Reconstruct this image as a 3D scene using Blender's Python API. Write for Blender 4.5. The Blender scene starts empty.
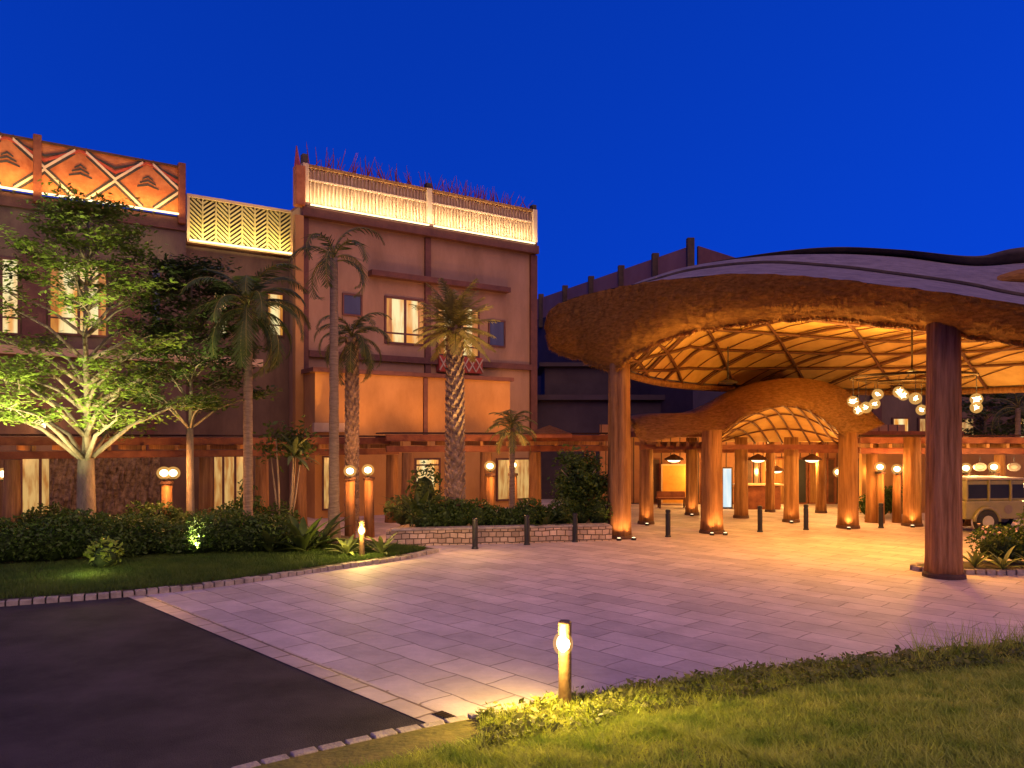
import bpy, math, random
import numpy as np
from mathutils import Vector, Matrix
random.seed(7); RNG = np.random.default_rng(7)
SC = bpy.context.scene
COL = SC.collection
R = math.radians
PI = math.pi
# ------------------------------------------------------------------ camera, sky, sun, exposure
FPX, CAMH, HY = 780.0, 2.9, 440.0
cam_d = bpy.data.cameras.new('camera'); cam = bpy.data.objects.new('camera', cam_d); COL.objects.link(cam)
cam.location = (0, 0, CAMH); cam.rotation_euler = (R(90), 0, 0)
cam_d.sensor_width = 36; cam_d.lens = FPX/1024*36; cam_d.shift_y = (HY-384)/1024
cam_d.clip_start = .1; cam_d.clip_end = 3000
SC.camera = cam
W = bpy.data.worlds.new('World'); SC.world = W; W.use_nodes = True
nt = W.node_tree; nt.nodes.clear()
sky = nt.nodes.new('ShaderNodeTexSky'); sky.sky_type = 'NISHITA'; sky.sun_disc = False
sky.sun_elevation = R(4); sky.sun_rotation = R(75); sky.air_density = 1.0; sky.dust_density = .3; sky.ozone_density = 4
sep = nt.nodes.new('ShaderNodeSeparateColor'); comb = nt.nodes.new('ShaderNodeCombineColor')
bg = nt.nodes.new('ShaderNodeBackground'); out = nt.nodes.new('ShaderNodeOutputWorld')
nt.links.new(sky.outputs[0], sep.inputs[0])
def mth(tree, op, a, b):
    n = tree.nodes.new('ShaderNodeMath'); n.operation = op
    for i, v in enumerate((a, b)):
        if isinstance(v, (int, float)): n.inputs[i].default_value = v
        else: tree.links.new(v, n.inputs[i])
    return n.outputs[0]
pw = mth(nt, 'POWER', sep.outputs[2], .5)          # twilight: even blue dome, slightly brighter towards the afterglow
for i, k in enumerate((.003, .085, 1.0)):
    nt.links.new(mth(nt, 'MULTIPLY', pw, k), comb.inputs[i])
nt.links.new(comb.outputs[0], bg.inputs[0]); bg.inputs[1].default_value = .40
nt.links.new(bg.outputs[0], out.inputs[0])
sd = bpy.data.lights.new('sun', 'SUN'); so = bpy.data.objects.new('sun', sd); COL.objects.link(so)
sd.energy = 1.6; sd.angle = R(60); sd.color = (1, .56, .33)       # soft afterglow left over from the sunset
so.rotation_euler = (R(50), 0, R(22)); so.location = (10, -10, 30)
vs = SC.view_settings
SC.display_settings.display_device = 'sRGB'; vs.view_transform = 'Standard'; vs.look = 'None'; vs.exposure = 0; vs.gamma = 1; vs.use_curve_mapping = False
try:
    SC.cycles.max_bounces = 6; SC.cycles.diffuse_bounces = 3; SC.cycles.glossy_bounces = 2; SC.cycles.transmission_bounces = 3
    SC.cycles.caustics_reflective = False; SC.cycles.caustics_refractive = False
    SC.cycles.sample_clamp_indirect = 4; SC.cycles.use_light_tree = True
    SC.cycles.use_denoising = True
except Exception: pass
# ------------------------------------------------------------------ helpers
def lin(r, g, b):
    f = lambda c: (c/255/12.92 if c/255 <= .04045 else ((c/255+.055)/1.055)**2.4)
    return (f(r), f(g), f(b))
def P(px, py, D): return np.array([(px-512)/FPX*D, D, CAMH+(HY-py)/FPX*D])
def G(px, py):
    D = CAMH*FPX/(py-HY); return np.array([(px-512)/FPX*D, D, 0.])
class MB:
    def __init__(s): s.v = []; s.f = []
    def add(s, vs, fs):
        o = len(s.v); s.v += [tuple(float(c) for c in v) for v in vs]; s.f += [tuple(i+o for i in f) for f in fs]; return s
    def hexa(s, p):  # 8 points, bottom ring then top ring
        return s.add(p, [(0,3,2,1),(4,5,6,7),(0,1,5,4),(1,2,6,5),(2,3,7,6),(3,0,4,7)])
    def box(s, x0, x1, y0, y1, z0, z1):
        return s.hexa([(x0,y0,z0),(x1,y0,z0),(x1,y1,z0),(x0,y1,z0),(x0,y0,z1),(x1,y0,z1),(x1,y1,z1),(x0,y1,z1)])
    def bar(s, a, b, w, h, up=(0,0,1)):
        a = Vector(a); b = Vector(b); d = (b-a).normalized(); up = Vector(up)
        if abs(d.dot(up)) > .98: up = Vector((0,1,0))
        x = d.cross(up).normalized()*w/2; z = x.cross(d).normalized()*h/2
        return s.hexa([a-x-z, a+x-z, b+x-z, b-x-z, a-x+z, a+x+z, b+x+z, b-x+z])
    def tube(s, path, rad, n=8, cap=True, lobes=None):
        path = [Vector(p) for p in path]; m = len(path)
        if not hasattr(rad, '__len__'): rad = [rad]*m
        vs = []; t0 = None; x = None
        for i, p in enumerate(path):
            t = (path[min(i+1,m-1)]-path[max(i-1,0)]).normalized()
            if x is None:
                x = t.orthogonal().normalized()
                if abs(t.z) > .9: x = Vector((1,0,0)); x = (x-t*x.dot(t)).normalized()
            else: x = (x-t*x.dot(t)).normalized()
            y = t.cross(x)
            for k in range(n):
                a = 2*PI*k/n; r = rad[i]*(lobes(a, i/(m-1)) if lobes else 1)
                vs.append(p+x*math.cos(a)*r+y*math.sin(a)*r)
        fs = [(i*n+k, i*n+(k+1)%n, (i+1)*n+(k+1)%n, (i+1)*n+k) for i in range(m-1) for k in range(n)]
        if cap: fs += [tuple(range(n-1,-1,-1)), tuple((m-1)*n+k for k in range(n))]
        return s.add(vs, fs)
    def lathe(s, prof, c=(0,0,0), n=16):
        return s.tube([(c[0], c[1], c[2]+z) for r, z in prof], [r for r, z in prof], n) if all(prof[i][1] < prof[i+1][1] for i in range(len(prof)-1)) else s._l(prof, c, n)
    def _l(s, prof, c, n):
        vs = [(c[0]+r*math.cos(2*PI*k/n), c[1]+r*math.sin(2*PI*k/n), c[2]+z) for r, z in prof for k in range(n)]
        return s.add(vs, [(i*n+k, i*n+(k+1)%n, (i+1)*n+(k+1)%n, (i+1)*n+k) for i in range(len(prof)-1) for k in range(n)])
    def grid(s, rows):
        h = len(rows); w = len(rows[0])
        return s.add([p for r in rows for p in r], [(i*w+j, i*w+j+1, (i+1)*w+j+1, (i+1)*w+j) for i in range(h-1) for j in range(w-1)])
    def ball(s, c, r, n=10, sq=(1,1,1), jit=0):
        vs = []; m = n//2+1
        for i in range(m+1):
            th = PI*i/m
            for k in range(n):
                a = 2*PI*k/n; q = r*(1+jit*random.uniform(-1,1))
                vs.append((c[0]+q*sq[0]*math.sin(th)*math.cos(a), c[1]+q*sq[1]*math.sin(th)*math.sin(a), c[2]+q*sq[2]*math.cos(th)))
        return s.add(vs, [(i*n+k, (i+1)*n+k, (i+1)*n+(k+1)%n, i*n+(k+1)%n) for i in range(m) for k in range(n)])
    def build(s, name, mat, parent=None, smooth=False, world=False, bevel=0):
        me = bpy.data.meshes.new(name); v = s.v
        if world and parent is not None:
            Mi = parent.matrix_basis.inverted(); v = [tuple(Mi @ Vector(p)) for p in v]
        me.from_pydata(v, [], s.f); me.materials.append(mat)
        if smooth: me.shade_smooth()
        o = bpy.data.objects.new(name, me); COL.objects.link(o)
        if parent is not None: o.parent = parent
        if bevel:
            b = o.modifiers.new('bevel', 'BEVEL'); b.width = bevel; b.segments = 2; b.limit_method = 'ANGLE'
        return o
def quads(name, V, mat, parent=None, world=False):
    """V: n x k x 3 array of separate k-gons -> one mesh"""
    V = np.asarray(V, dtype=np.float32); n, k = V.shape[:2]
    if world and parent is not None: V = V-np.array(parent.location, dtype=np.float32)
    me = bpy.data.meshes.new(name)
    me.vertices.add(n*k); me.vertices.foreach_set('co', V.reshape(-1))
    me.loops.add(n*k); me.loops.foreach_set('vertex_index', np.arange(n*k, dtype=np.int32))
    me.polygons.add(n); me.polygons.foreach_set('loop_start', np.arange(n, dtype=np.int32)*k)
    try: me.polygons.foreach_set('loop_total', np.full(n, k, dtype=np.int32))
    except Exception: pass
    me.update(calc_edges=True); me.materials.append(mat)
    o = bpy.data.objects.new(name, me); COL.objects.link(o)
    if parent is not None: o.parent = parent
    return o
def leaves(C, size, flat=.5, asp=.45):
    """diamond leaves round centres C, flat = how level they lie"""
    n = len(C); N = RNG.normal(size=(n,3)); N[:,2] = np.abs(N[:,2])+flat*3; N /= np.linalg.norm(N,axis=1)[:,None]
    A = RNG.normal(size=(n,3)); A -= (A*N).sum(1)[:,None]*N; A /= np.linalg.norm(A,axis=1)[:,None]; B = np.cross(N,A)
    sz = size*RNG.uniform(.6,1.3,(n,1)); C = np.asarray(C)
    return np.stack([C-A*sz, C+B*sz*asp+A*sz*.1, C+A*sz, C-B*sz*asp+A*sz*.1], 1)
def tag(o, label=None, cat=None, group=None, kind=None):
    for k, v in (('label',label),('category',cat),('group',group),('kind',kind)):
        if v: o[k] = v
    return o
def thing(name, loc, label, cat, group=None, rz=0):
    o = bpy.data.objects.new(name, None); COL.objects.link(o); o.location = tuple(float(c) for c in loc); o.rotation_euler = (0,0,rz)
    o.empty_display_size = .2
    return tag(o, label, cat, group)
def copy_tree(o, parent=None):
    c = o.copy(); COL.objects.link(c); c.parent = parent
    for ch in list(o.children): copy_tree(ch, c)
    return c
def dup(o, loc, label, rz=None, sc=None):
    c = copy_tree(o); c.location = tuple(float(q) for q in loc); c['label'] = label
    if rz is not None: c.rotation_euler = (0,0,rz)
    if sc is not None: c.scale = (sc,sc,sc) if not hasattr(sc,'__len__') else sc
    return c
LK = 2.2
def lamp(kind, loc, energy, color, size=.1, rot=None, parent=None, aim=None, spot=None, sy=None, name='lamp_light'):
    l = bpy.data.lights.new(name, kind); l.energy = energy*LK; l.color = color
    o = bpy.data.objects.new(name, l); COL.objects.link(o); o.location = tuple(float(c) for c in loc)
    if kind == 'AREA':
        l.size = size
        if sy: l.shape = 'RECTANGLE'; l.size_y = sy
    else: l.shadow_soft_size = size
    if kind == 'SPOT': l.spot_size = R(spot or 80); l.spot_blend = .8
    if aim is not None: o.rotation_euler = (Vector([float(c) for c in aim])-Vector([float(c) for c in loc])).to_track_quat('-Z','Y').to_euler()
    if rot: o.rotation_euler = rot
    if parent is not None: o.parent = parent
    return o
WARM = (1,.56,.2); GOLD = (1,.53,.13); AMB = (1,.42,.12); WHITE = (1,.8,.5)
# ------------------------------------------------------------------ materials
def pm(name, c1, c2, scale=4, rough=.8, bump=.2, stretch=(1,1,1), detail=6, spec=.3, bscale=None, metal=0, transl=0):
    m = bpy.data.materials.new(name); m.use_nodes = True; t = m.node_tree; b = t.nodes['Principled BSDF']
    tc = t.nodes.new('ShaderNodeTexCoord'); mp = t.nodes.new('ShaderNodeMapping'); mp.inputs['Scale'].default_value = stretch
    t.links.new(tc.outputs['Object'], mp.inputs[0])
    n = t.nodes.new('ShaderNodeTexNoise'); n.inputs['Scale'].default_value = scale; n.inputs['Detail'].default_value = detail
    n.inputs['Roughness'].default_value = .65; t.links.new(mp.outputs[0], n.inputs['Vector'])
    cr = t.nodes.new('ShaderNodeValToRGB'); cr.color_ramp.elements[0].position = .32; cr.color_ramp.elements[1].position = .68
    cr.color_ramp.elements[0].color = (*c1,1); cr.color_ramp.elements[1].color = (*c2,1)
    t.links.new(n.outputs[0], cr.inputs[0]); t.links.new(cr.outputs[0], b.inputs['Base Color'])
    b.inputs['Roughness'].default_value = rough; b.inputs['Specular IOR Level'].default_value = spec; b.inputs['Metallic'].default_value = metal
    if bump:
        n2 = t.nodes.new('ShaderNodeTexNoise'); n2.inputs['Scale'].default_value = bscale or scale*5; n2.inputs['Detail'].default_value = 5
        t.links.new(mp.outputs[0], n2.inputs['Vector'])
        bp = t.nodes.new('ShaderNodeBump'); bp.inputs['Strength'].default_value = bump; bp.inputs['Distance'].default_value = .03
        t.links.new(n2.outputs[0], bp.inputs['Height']); t.links.new(bp.outputs[0], b.inputs['Normal'])
    if transl:
        tr = t.nodes.new('ShaderNodeBsdfTranslucent'); mx = t.nodes.new('ShaderNodeMixShader'); mx.inputs[0].default_value = transl
        t.links.new(cr.outputs[0], tr.inputs[0]); t.links.new(b.outputs[0], mx.inputs[1]); t.links.new(tr.outputs[0], mx.inputs[2])
        t.links.new(mx.outputs[0], t.nodes['Material Output'].inputs[0])
    return m
def em(name, c, s):
    m = bpy.data.materials.new(name); m.use_nodes = True; t = m.node_tree; t.nodes.clear()
    e = t.nodes.new('ShaderNodeEmission'); o = t.nodes.new('ShaderNodeOutputMaterial'); e.inputs[0].default_value = (*c,1); e.inputs[1].default_value = s
    t.links.new(e.outputs[0], o.inputs[0]); return m
def window_mat(name, c1, c2, s, scale=1.2):
    """a lit room behind glass and curtains: emission with soft vertical folds"""
    m = bpy.data.materials.new(name); m.use_nodes = True; t = m.node_tree; b = t.nodes['Principled BSDF']
    tc = t.nodes.new('ShaderNodeTexCoord'); mp = t.nodes.new('ShaderNodeMapping'); mp.inputs['Scale'].default_value = (2.5,2.5,.5)
    n = t.nodes.new('ShaderNodeTexNoise'); n.inputs['Scale'].default_value = scale; n.inputs['Detail'].default_value = 4
    t.links.new(tc.outputs['Object'], mp.inputs[0]); t.links.new(mp.outputs[0], n.inputs['Vector'])
    cr = t.nodes.new('ShaderNodeValToRGB'); cr.color_ramp.elements[0].color = (*c1,1); cr.color_ramp.elements[1].color = (*c2,1)
    cr.color_ramp.elements[0].position = .35; cr.color_ramp.elements[1].position = .62
    t.links.new(n.outputs[0], cr.inputs[0]); t.links.new(cr.outputs[0], b.inputs['Emission Color']); b.inputs['Emission Strength'].default_value = s
    b.inputs['Base Color'].default_value = (.05,.05,.05,1); b.inputs['Roughness'].default_value = .15
    return m
M = {}
M['soil'] = pm('soil', (.03,.022,.015), (.06,.045,.03), 6)
M['lawn'] = pm('lawn_soil', (.09,.09,.012), (.22,.18,.035), 3, bump=.6)
M['grass'] = pm('grass_blades', (.17,.27,.02), (.55,.57,.09), 2.6, rough=.7, bump=0, transl=.3)
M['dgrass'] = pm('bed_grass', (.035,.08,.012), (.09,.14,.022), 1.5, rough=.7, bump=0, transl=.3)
M['asphalt'] = pm('asphalt', (.014,.012,.014), (.058,.046,.048), .9, rough=.85, bump=.8, bscale=70, detail=15)
M['kerb'] = pm('kerb_stone', (.22,.18,.15), (.42,.36,.3), 5, rough=.8, bump=.6)
M['wood'] = pm('red_timber', (.15,.066,.022), (.37,.185,.07), 3, rough=.75, bump=.6, stretch=(3,3,.25), spec=.15)
M['woodh'] = pm('red_beam', (.13,.035,.018), (.26,.085,.035), 3, rough=.6, bump=.3)
M['dwood'] = pm('dark_timber', (.05,.022,.014), (.1,.045,.025), 3, rough=.6, bump=.3)
M['iron'] = pm('brown_iron', (.02,.012,.008), (.035,.02,.012), 5, rough=.9, bump=0, spec=.05)
M['rib'] = pm('rib_timber', (.10,.04,.018), (.17,.07,.03), 3, rough=.6, bump=.2)
M['thatch'] = pm('thatch', (.2,.082,.018), (.46,.21,.05), 6, rough=.95, bump=1, stretch=(1,1,3.5), bscale=34, detail=12, spec=.1)
M['straw'] = pm('porch_straw', (.2,.1,.035), (.44,.25,.1), 6, rough=.95, bump=1, stretch=(1,1,3.5), bscale=34, detail=12, spec=.1)
M['ceil'] = pm('woven_ceiling', (.5,.27,.07), (.7,.43,.13), 1.2, rough=.85, bump=.3)
M['rooftop'] = pm('roof_top', (.16,.125,.12), (.3,.24,.22), 2.5, rough=.95, bump=1, stretch=(1,1,2))
M['roofdark'] = pm('roof_edge', (.05,.035,.03), (.1,.07,.05), 3, rough=.9)
M['wall'] = pm('mauve_render', (.25,.145,.085), (.38,.225,.14), .9, stretch=(1,1,.35), detail=10, rough=.9, bump=.25, bscale=30)
M['wallo'] = pm('ochre_render', (.34,.165,.05), (.5,.26,.09), .8, stretch=(1,1,.5), detail=10, rough=.9, bump=.25, bscale=30)
M['wallp'] = pm('dark_render', (.10,.062,.045), (.19,.122,.085), .9, stretch=(1,1,.35), detail=10, rough=.9, bump=.25, bscale=30)  # same render as the main block wall, in a darker tone
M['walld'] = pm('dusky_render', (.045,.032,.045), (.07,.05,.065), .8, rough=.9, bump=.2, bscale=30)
M['trim'] = pm('brown_trim', (.10,.04,.03), (.16,.065,.045), 3, rough=.7)
M['tan'] = pm('tan_board', (.5,.34,.2), (.62,.44,.27), 2, rough=.8)
M['slat'] = pm('reed_slats', (.36,.22,.12), (.6,.42,.25), 9, rough=.85, bump=.5, stretch=(1,1,.3))
M['orangeb'] = pm('orange_board', (.34,.1,.035), (.5,.19,.075), 3.2, rough=.85, bump=.2)
M['patw'] = pm('pale_pattern', (.6,.45,.33), (.72,.58,.42), 4, rough=.85)
M['patd'] = pm('dark_pattern', (.03,.03,.035), (.06,.05,.05), 4, rough=.85)
M['patr'] = pm('red_pattern', (.36,.05,.03), (.45,.09,.05), 4, rough=.85)
M['chev'] = pm('chevron_lattice', (.5,.42,.16), (.62,.54,.24), 4, rough=.8)
M['spike'] = pm('spike_red', (.25,.04,.06), (.4,.07,.09), 4, rough=.8)
M['stone'] = None
M['bark'] = pm('bark', (.2,.15,.09), (.36,.28,.18), 5, rough=.95, bump=.8, stretch=(2,2,.6))
M['pbark'] = pm('palm_bark', (.2,.13,.08), (.36,.25,.16), 5, rough=.95, bump=.8, stretch=(1,1,6))
M['dbark'] = pm('boot_bark', (.12,.07,.045), (.4,.27,.18), 6, rough=.95, bump=.8)
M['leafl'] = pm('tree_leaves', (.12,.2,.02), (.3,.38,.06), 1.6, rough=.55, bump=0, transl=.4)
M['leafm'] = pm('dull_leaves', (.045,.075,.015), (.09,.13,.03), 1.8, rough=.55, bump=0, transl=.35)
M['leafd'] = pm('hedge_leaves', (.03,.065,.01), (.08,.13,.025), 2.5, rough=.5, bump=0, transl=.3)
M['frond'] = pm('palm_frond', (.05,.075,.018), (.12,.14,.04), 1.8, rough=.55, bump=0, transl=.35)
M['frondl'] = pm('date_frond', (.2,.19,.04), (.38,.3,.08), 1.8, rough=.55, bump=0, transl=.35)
M['flower'] = pm('flowers', (.5,.25,.25), (.7,.5,.45), 6, bump=0)
M['bronze'] = pm('bollard_bronze', (.09,.05,.025), (.15,.09,.045), 5, rough=.45, bump=.2, spec=.5)
M['black'] = pm('black_metal', (.008,.008,.009), (.016,.015,.016), 5, rough=.45, bump=0, spec=.5)
M['glassd'] = pm('dark_glass', (.01,.012,.016), (.015,.018,.025), 2, rough=.25, bump=0, spec=.4)
M['winy'] = window_mat('lit_window', lin(235,150,50), lin(255,238,170), 1.0)
M['winc'] = window_mat('curtain_window', lin(190,120,50), lin(240,190,110), .75, 3)
M['wino'] = window_mat('amber_window', lin(190,95,25), lin(245,165,60), .75, 2)
M['wind'] = window_mat('dim_window', lin(40,34,50), lin(80,66,84), .3)
M['door_w'] = window_mat('white_door', lin(190,225,240), lin(235,250,250), 1.0)
M['gold'] = pm('gold_panel', (.5,.22,.03), (.62,.3,.05), 3, rough=.6)
M['bulb'] = em('lamp_bulb', (1,.72,.33), 14)
M['bulbw'] = em('chandelier_bulb', (1,.8,.45), 9)
M['bulbd'] = em('dim_glass', (1,.75,.42), 3.2)
def halo_mat(name, c, s, mix):
    m = bpy.data.materials.new(name); m.use_nodes = True; t = m.node_tree; t.nodes.clear()
    e = t.nodes.new('ShaderNodeEmission'); o = t.nodes.new('ShaderNodeOutputMaterial'); e.inputs[0].default_value = (*c,1); e.inputs[1].default_value = s
    tr = t.nodes.new('ShaderNodeBsdfTransparent'); mx = t.nodes.new('ShaderNodeMixShader'); mx.inputs[0].default_value = mix
    t.links.new(tr.outputs[0], mx.inputs[1]); t.links.new(e.outputs[0], mx.inputs[2]); t.links.new(mx.outputs[0], o.inputs[0]); return m
M['halo'] = halo_mat('lamp_halo', (1,.5,.12), 1.2, .3)  # thin glowing shell that paints the halo round each lamp
M['strip'] = em('led_strip', (1,.8,.42), 2.6)
M['olive'] = pm('olive_paint', (.17,.155,.06), (.24,.21,.085), 3, rough=.4, bump=0, spec=.5)
M['tyre'] = pm('tyre', (.015,.015,.015), (.03,.03,.03), 8, rough=.9)
M['rim'] = pm('rim', (.3,.28,.2), (.4,.37,.28), 4, rough=.5)
M['canvas'] = pm('canvas', (.3,.25,.2), (.4,.34,.28), 4)
M['sign'] = pm('sign_white', (.15,.12,.1), (.2,.165,.14), 4)
def brickmat(name, c1, c2, mortar, sx, bw, bh, ms, ang=0, bump=.6, rough=.6, vert=False, var=.5, wob=.04):
    m = bpy.data.materials.new(name); m.use_nodes = True; t = m.node_tree; b = t.nodes['Principled BSDF']
    tc = t.nodes.new('ShaderNodeTexCoord'); mp = t.nodes.new('ShaderNodeMapping'); mp.inputs['Rotation'].default_value = ang if hasattr(ang,'__len__') else (0,0,ang)
    t.links.new(tc.outputs['Object'], mp.inputs[0])
    nz = t.nodes.new('ShaderNodeTexNoise'); nz.inputs['Scale'].default_value = 2; t.links.new(mp.outputs[0], nz.inputs['Vector'])
    ad = t.nodes.new('ShaderNodeVectorMath'); ad.operation = 'MULTIPLY_ADD'; ad.inputs[1].default_value = (wob,wob,wob)
    t.links.new(nz.outputs['Color'], ad.inputs[0]); t.links.new(mp.outputs[0], ad.inputs[2])
    br = t.nodes.new('ShaderNodeTexBrick'); br.inputs['Scale'].default_value = sx; br.inputs['Brick Width'].default_value = bw; br.inputs['Row Height'].default_value = bh
    br.inputs['Mortar Size'].default_value = ms; br.inputs['Mortar Smooth'].default_value = .3; br.inputs['Color1'].default_value = (*c1,1); br.inputs['Color2'].default_value = (*c2,1); br.inputs['Mortar'].default_value = (*mortar,1)
    t.links.new(ad.outputs[0], br.inputs['Vector'])
    n = t.nodes.new('ShaderNodeTexNoise'); n.inputs['Scale'].default_value = 1.1; n.inputs['Detail'].default_value = 7; n.inputs['Roughness'].default_value = .7; t.links.new(tc.outputs['Object'], n.inputs['Vector'])
    mx = t.nodes.new('ShaderNodeMix'); mx.data_type = 'RGBA'; mx.blend_type = 'MULTIPLY'; mx.inputs[0].default_value = var
    cr = t.nodes.new('ShaderNodeValToRGB'); cr.color_ramp.elements[0].position = .3; cr.color_ramp.elements[0].color = (.45,.45,.45,1); cr.color_ramp.elements[1].position = .7; cr.color_ramp.elements[1].color = (1.25,1.25,1.25,1)
    t.links.new(n.outputs[0], cr.inputs[0]); t.links.new(br.outputs['Color'], mx.inputs[6]); t.links.new(cr.outputs[0], mx.inputs[7]); t.links.new(mx.outputs[2], b.inputs['Base Color'])
    b.inputs['Roughness'].default_value = rough
    n2 = t.nodes.new('ShaderNodeTexNoise'); n2.inputs['Scale'].default_value = 9; n2.inputs['Detail'].default_value = 5; t.links.new(tc.outputs['Object'], n2.inputs['Vector'])
    h = mth(t, 'SUBTRACT', mth(t, 'MULTIPLY', n2.outputs[0], .6), br.outputs['Fac'])
    bp = t.nodes.new('ShaderNodeBump'); bp.inputs['Strength'].default_value = bump; bp.inputs['Distance'].default_value = .02; t.links.new(h, bp.inputs['Height']); t.links.new(bp.outputs[0], b.inputs['Normal'])
    return m
BA = math.atan2(-.719, .695)
M['paver'] = brickmat('stone_pavers', (.6,.49,.45), (.44,.36,.34), (.26,.21,.19), 1.0, 1.05, .52, .013, -BA, rough=.7, var=.5, wob=.09, bump=.7)
M['stone'] = brickmat('stone_blocks', (.62,.46,.32), (.38,.27,.18), (.12,.08,.05), 4.2, .9, .62, .06, (R(90),0,0), rough=.9, bump=1, wob=.1, var=.8)
M['gabion'] = pm('rough_stonework', (.07,.045,.028), (.32,.23,.14), 7, rough=.95, bump=1, bscale=10, stretch=(1,1,1.3))

def catmull(pts, n):
    pts = np.array(pts, float); m = len(pts)
    q = np.vstack([2*pts[0]-pts[1], pts, 2*pts[-1]-pts[-2]]); out = []
    for t in np.linspace(0, m-1-1e-6, n):
        i = int(t); f = t-i; p0, p1, p2, p3 = q[i:i+4]
        out.append(.5*((2*p1)+(-p0+p2)*f+(2*p0-5*p1+4*p2-p3)*f*f+(-p0+3*p1-3*p2+p3)*f**3))
    return np.array(out)
def resamp(pts, n): # by arc length
    c = catmull(pts, 200); L = np.concatenate([[0], np.cumsum(np.linalg.norm(np.diff(c,axis=0),axis=1))])
    t = np.linspace(0, L[-1], n); return np.stack([np.interp(t, L, c[:,k]) for k in range(3)], 1)
# ------------------------------------------------------------------ facade frame of the main hotel
F0 = np.array([-8.15,30.,0.]); FU = np.array([.8293,.5589,0.]); FN = np.array([.5589,-.8293,0.])
def FW(s, off, z): p = F0+FU*s+FN*off; return np.array([p[0], p[1], z])
def fs(px, off=0):
    k = (px-512)/FPX; b = F0+FN*off; return (k*b[1]-b[0])/(FU[0]-k*FU[1])
def fz(px, py, off=0): D = FW(fs(px,off), off, 0)[1]; return CAMH+(HY-py)/FPX*D
def fbox(mb, s0, s1, o0, o1, z0, z1):
    a, b = max(o0,o1), min(o0,o1)
    return mb.hexa([FW(s0,a,z0),FW(s1,a,z0),FW(s1,b,z0),FW(s0,b,z0),FW(s0,a,z1),FW(s1,a,z1),FW(s1,b,z1),FW(s0,b,z1)])
# ================================================================== SETTING
MB().add([(-900,-300,-.04),(900,-300,-.04),(900,1500,-.04),(-900,1500,-.04)], [(0,1,2,3)]).build('ground', M['soil'])['kind'] = 'structure'
Ba, Bb = G(130,598), G(437,728); bd = (Bb-Ba)/np.linalg.norm(Bb-Ba)
e0 = Ba-bd*6; e1 = Bb+bd*4
MB().add([(-60,2,0),(e1[0]+.3,e1[1],0),(e1[0],e1[1],0),(e0[0],e0[1],0),(-60,26,0)], [(0,1,2,3,4)]).build('asphalt_road', M['asphalt'])['kind'] = 'structure'
MB().add([(e0[0],e0[1],.004),(e1[0],e1[1],.004),(60,e1[1],.004),(60,62,.004),(e0[0]-8,62,.004)], [(0,1,2,3,4)]).build('paved_plaza', M['paver'])['kind'] = 'structure'
nrm = np.array([-bd[1], bd[0], 0]); nrm = nrm if nrm[0] > 0 else -nrm
MB().add([e0+nrm*.0+[0,0,.008], e1+[0,0,.008], e1+nrm*.32+[0,0,.008], e0+nrm*.32+[0,0,.008]], [(0,1,2,3)]).build('paving_border', brickmat('border_pavers', (.5,.41,.36), (.42,.34,.3), (.17,.12,.1), 1.0, .62, .4, .02, -BA, rough=.5))['kind'] = 'structure'
# far path of asphalt is closed by bed; left bed and its kerb
kl = resamp([G(-190,622), G(-90,613), G(0,606), G(130,596), G(230,585), G(330,570), G(400,560), G(437,552)], 90)
def kerb(name, c, h, w, size=.16):
    mb = MB(); L = 0; d = np.linalg.norm(np.diff(c[:,:2],axis=0),axis=1); tot = d.sum(); cum = np.concatenate([[0],np.cumsum(d)])
    n = int(tot/size)
    for i in range(n):
        a, b = (i+.06)*tot/n, (i+.94)*tot/n
        pa = np.array([np.interp(a,cum,c[:,k]) for k in range(3)]); pb = np.array([np.interp(b,cum,c[:,k]) for k in range(3)])
        hh = h*random.uniform(.85,1.1)
        mb.bar(pa+[0,0,hh/2-.02], pb+[0,0,hh/2-.02], w*random.uniform(.88,1.05), hh+.04)
    o = mb.build(name, M['kerb'], bevel=.012); o['kind'] = 'structure'; return o
kerb('kerb_of_bed', kl, .1, .17, .2)
back = [G(437,552)+[.1,.15,0], G(415,549), G(385,546), G(340,538), np.array([-8.5,26.5,0]), np.array([-12,25.5,0]), np.array([-24,17.5,0])]
bed = [p+[0,0,.09] for p in list(kl)+[np.array(b) for b in back[1:]]]
o = MB().add(bed, [tuple(range(len(bed)))]).build('planting_bed', M['soil']); o['kind'] = 'structure'
# front lawn: a mound rising towards the camera's side
kf = resamp([G(60,830), G(160,800), G(270,768), G(437,730), G(512,716), G(562,705), G(662,690), G(737,678), G(812,670), G(927,659), G(1022,650), G(1150,638), G(1300,625)], 120)
kf[:, 2] = 0
kerb('kerb_of_lawn', kf, .085, .13, .26)
kfn = np.gradient(kf[:,:2], axis=0); kfn /= np.linalg.norm(kfn,axis=1)[:,None]; kfn = np.stack([kfn[:,1], -kfn[:,0], np.zeros(len(kfn))], 1)
def lawn_z(d): return .06+.15*d-.004*d*d
rows = [[kf[j]+kfn[j]*d*np.array([1,1,0])+[0,0,lawn_z(d)+.02*math.sin(j*.7+d*2.3)*min(d,1)] for j in range(0,120,2)] for d in (0,.15,.4,.8,1.2,1.7,2.3,3,4,5.5,7.5,10)]
o = MB().grid(rows).build('lawn', M['lawn'], smooth=True); o['kind'] = 'structure'
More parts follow.
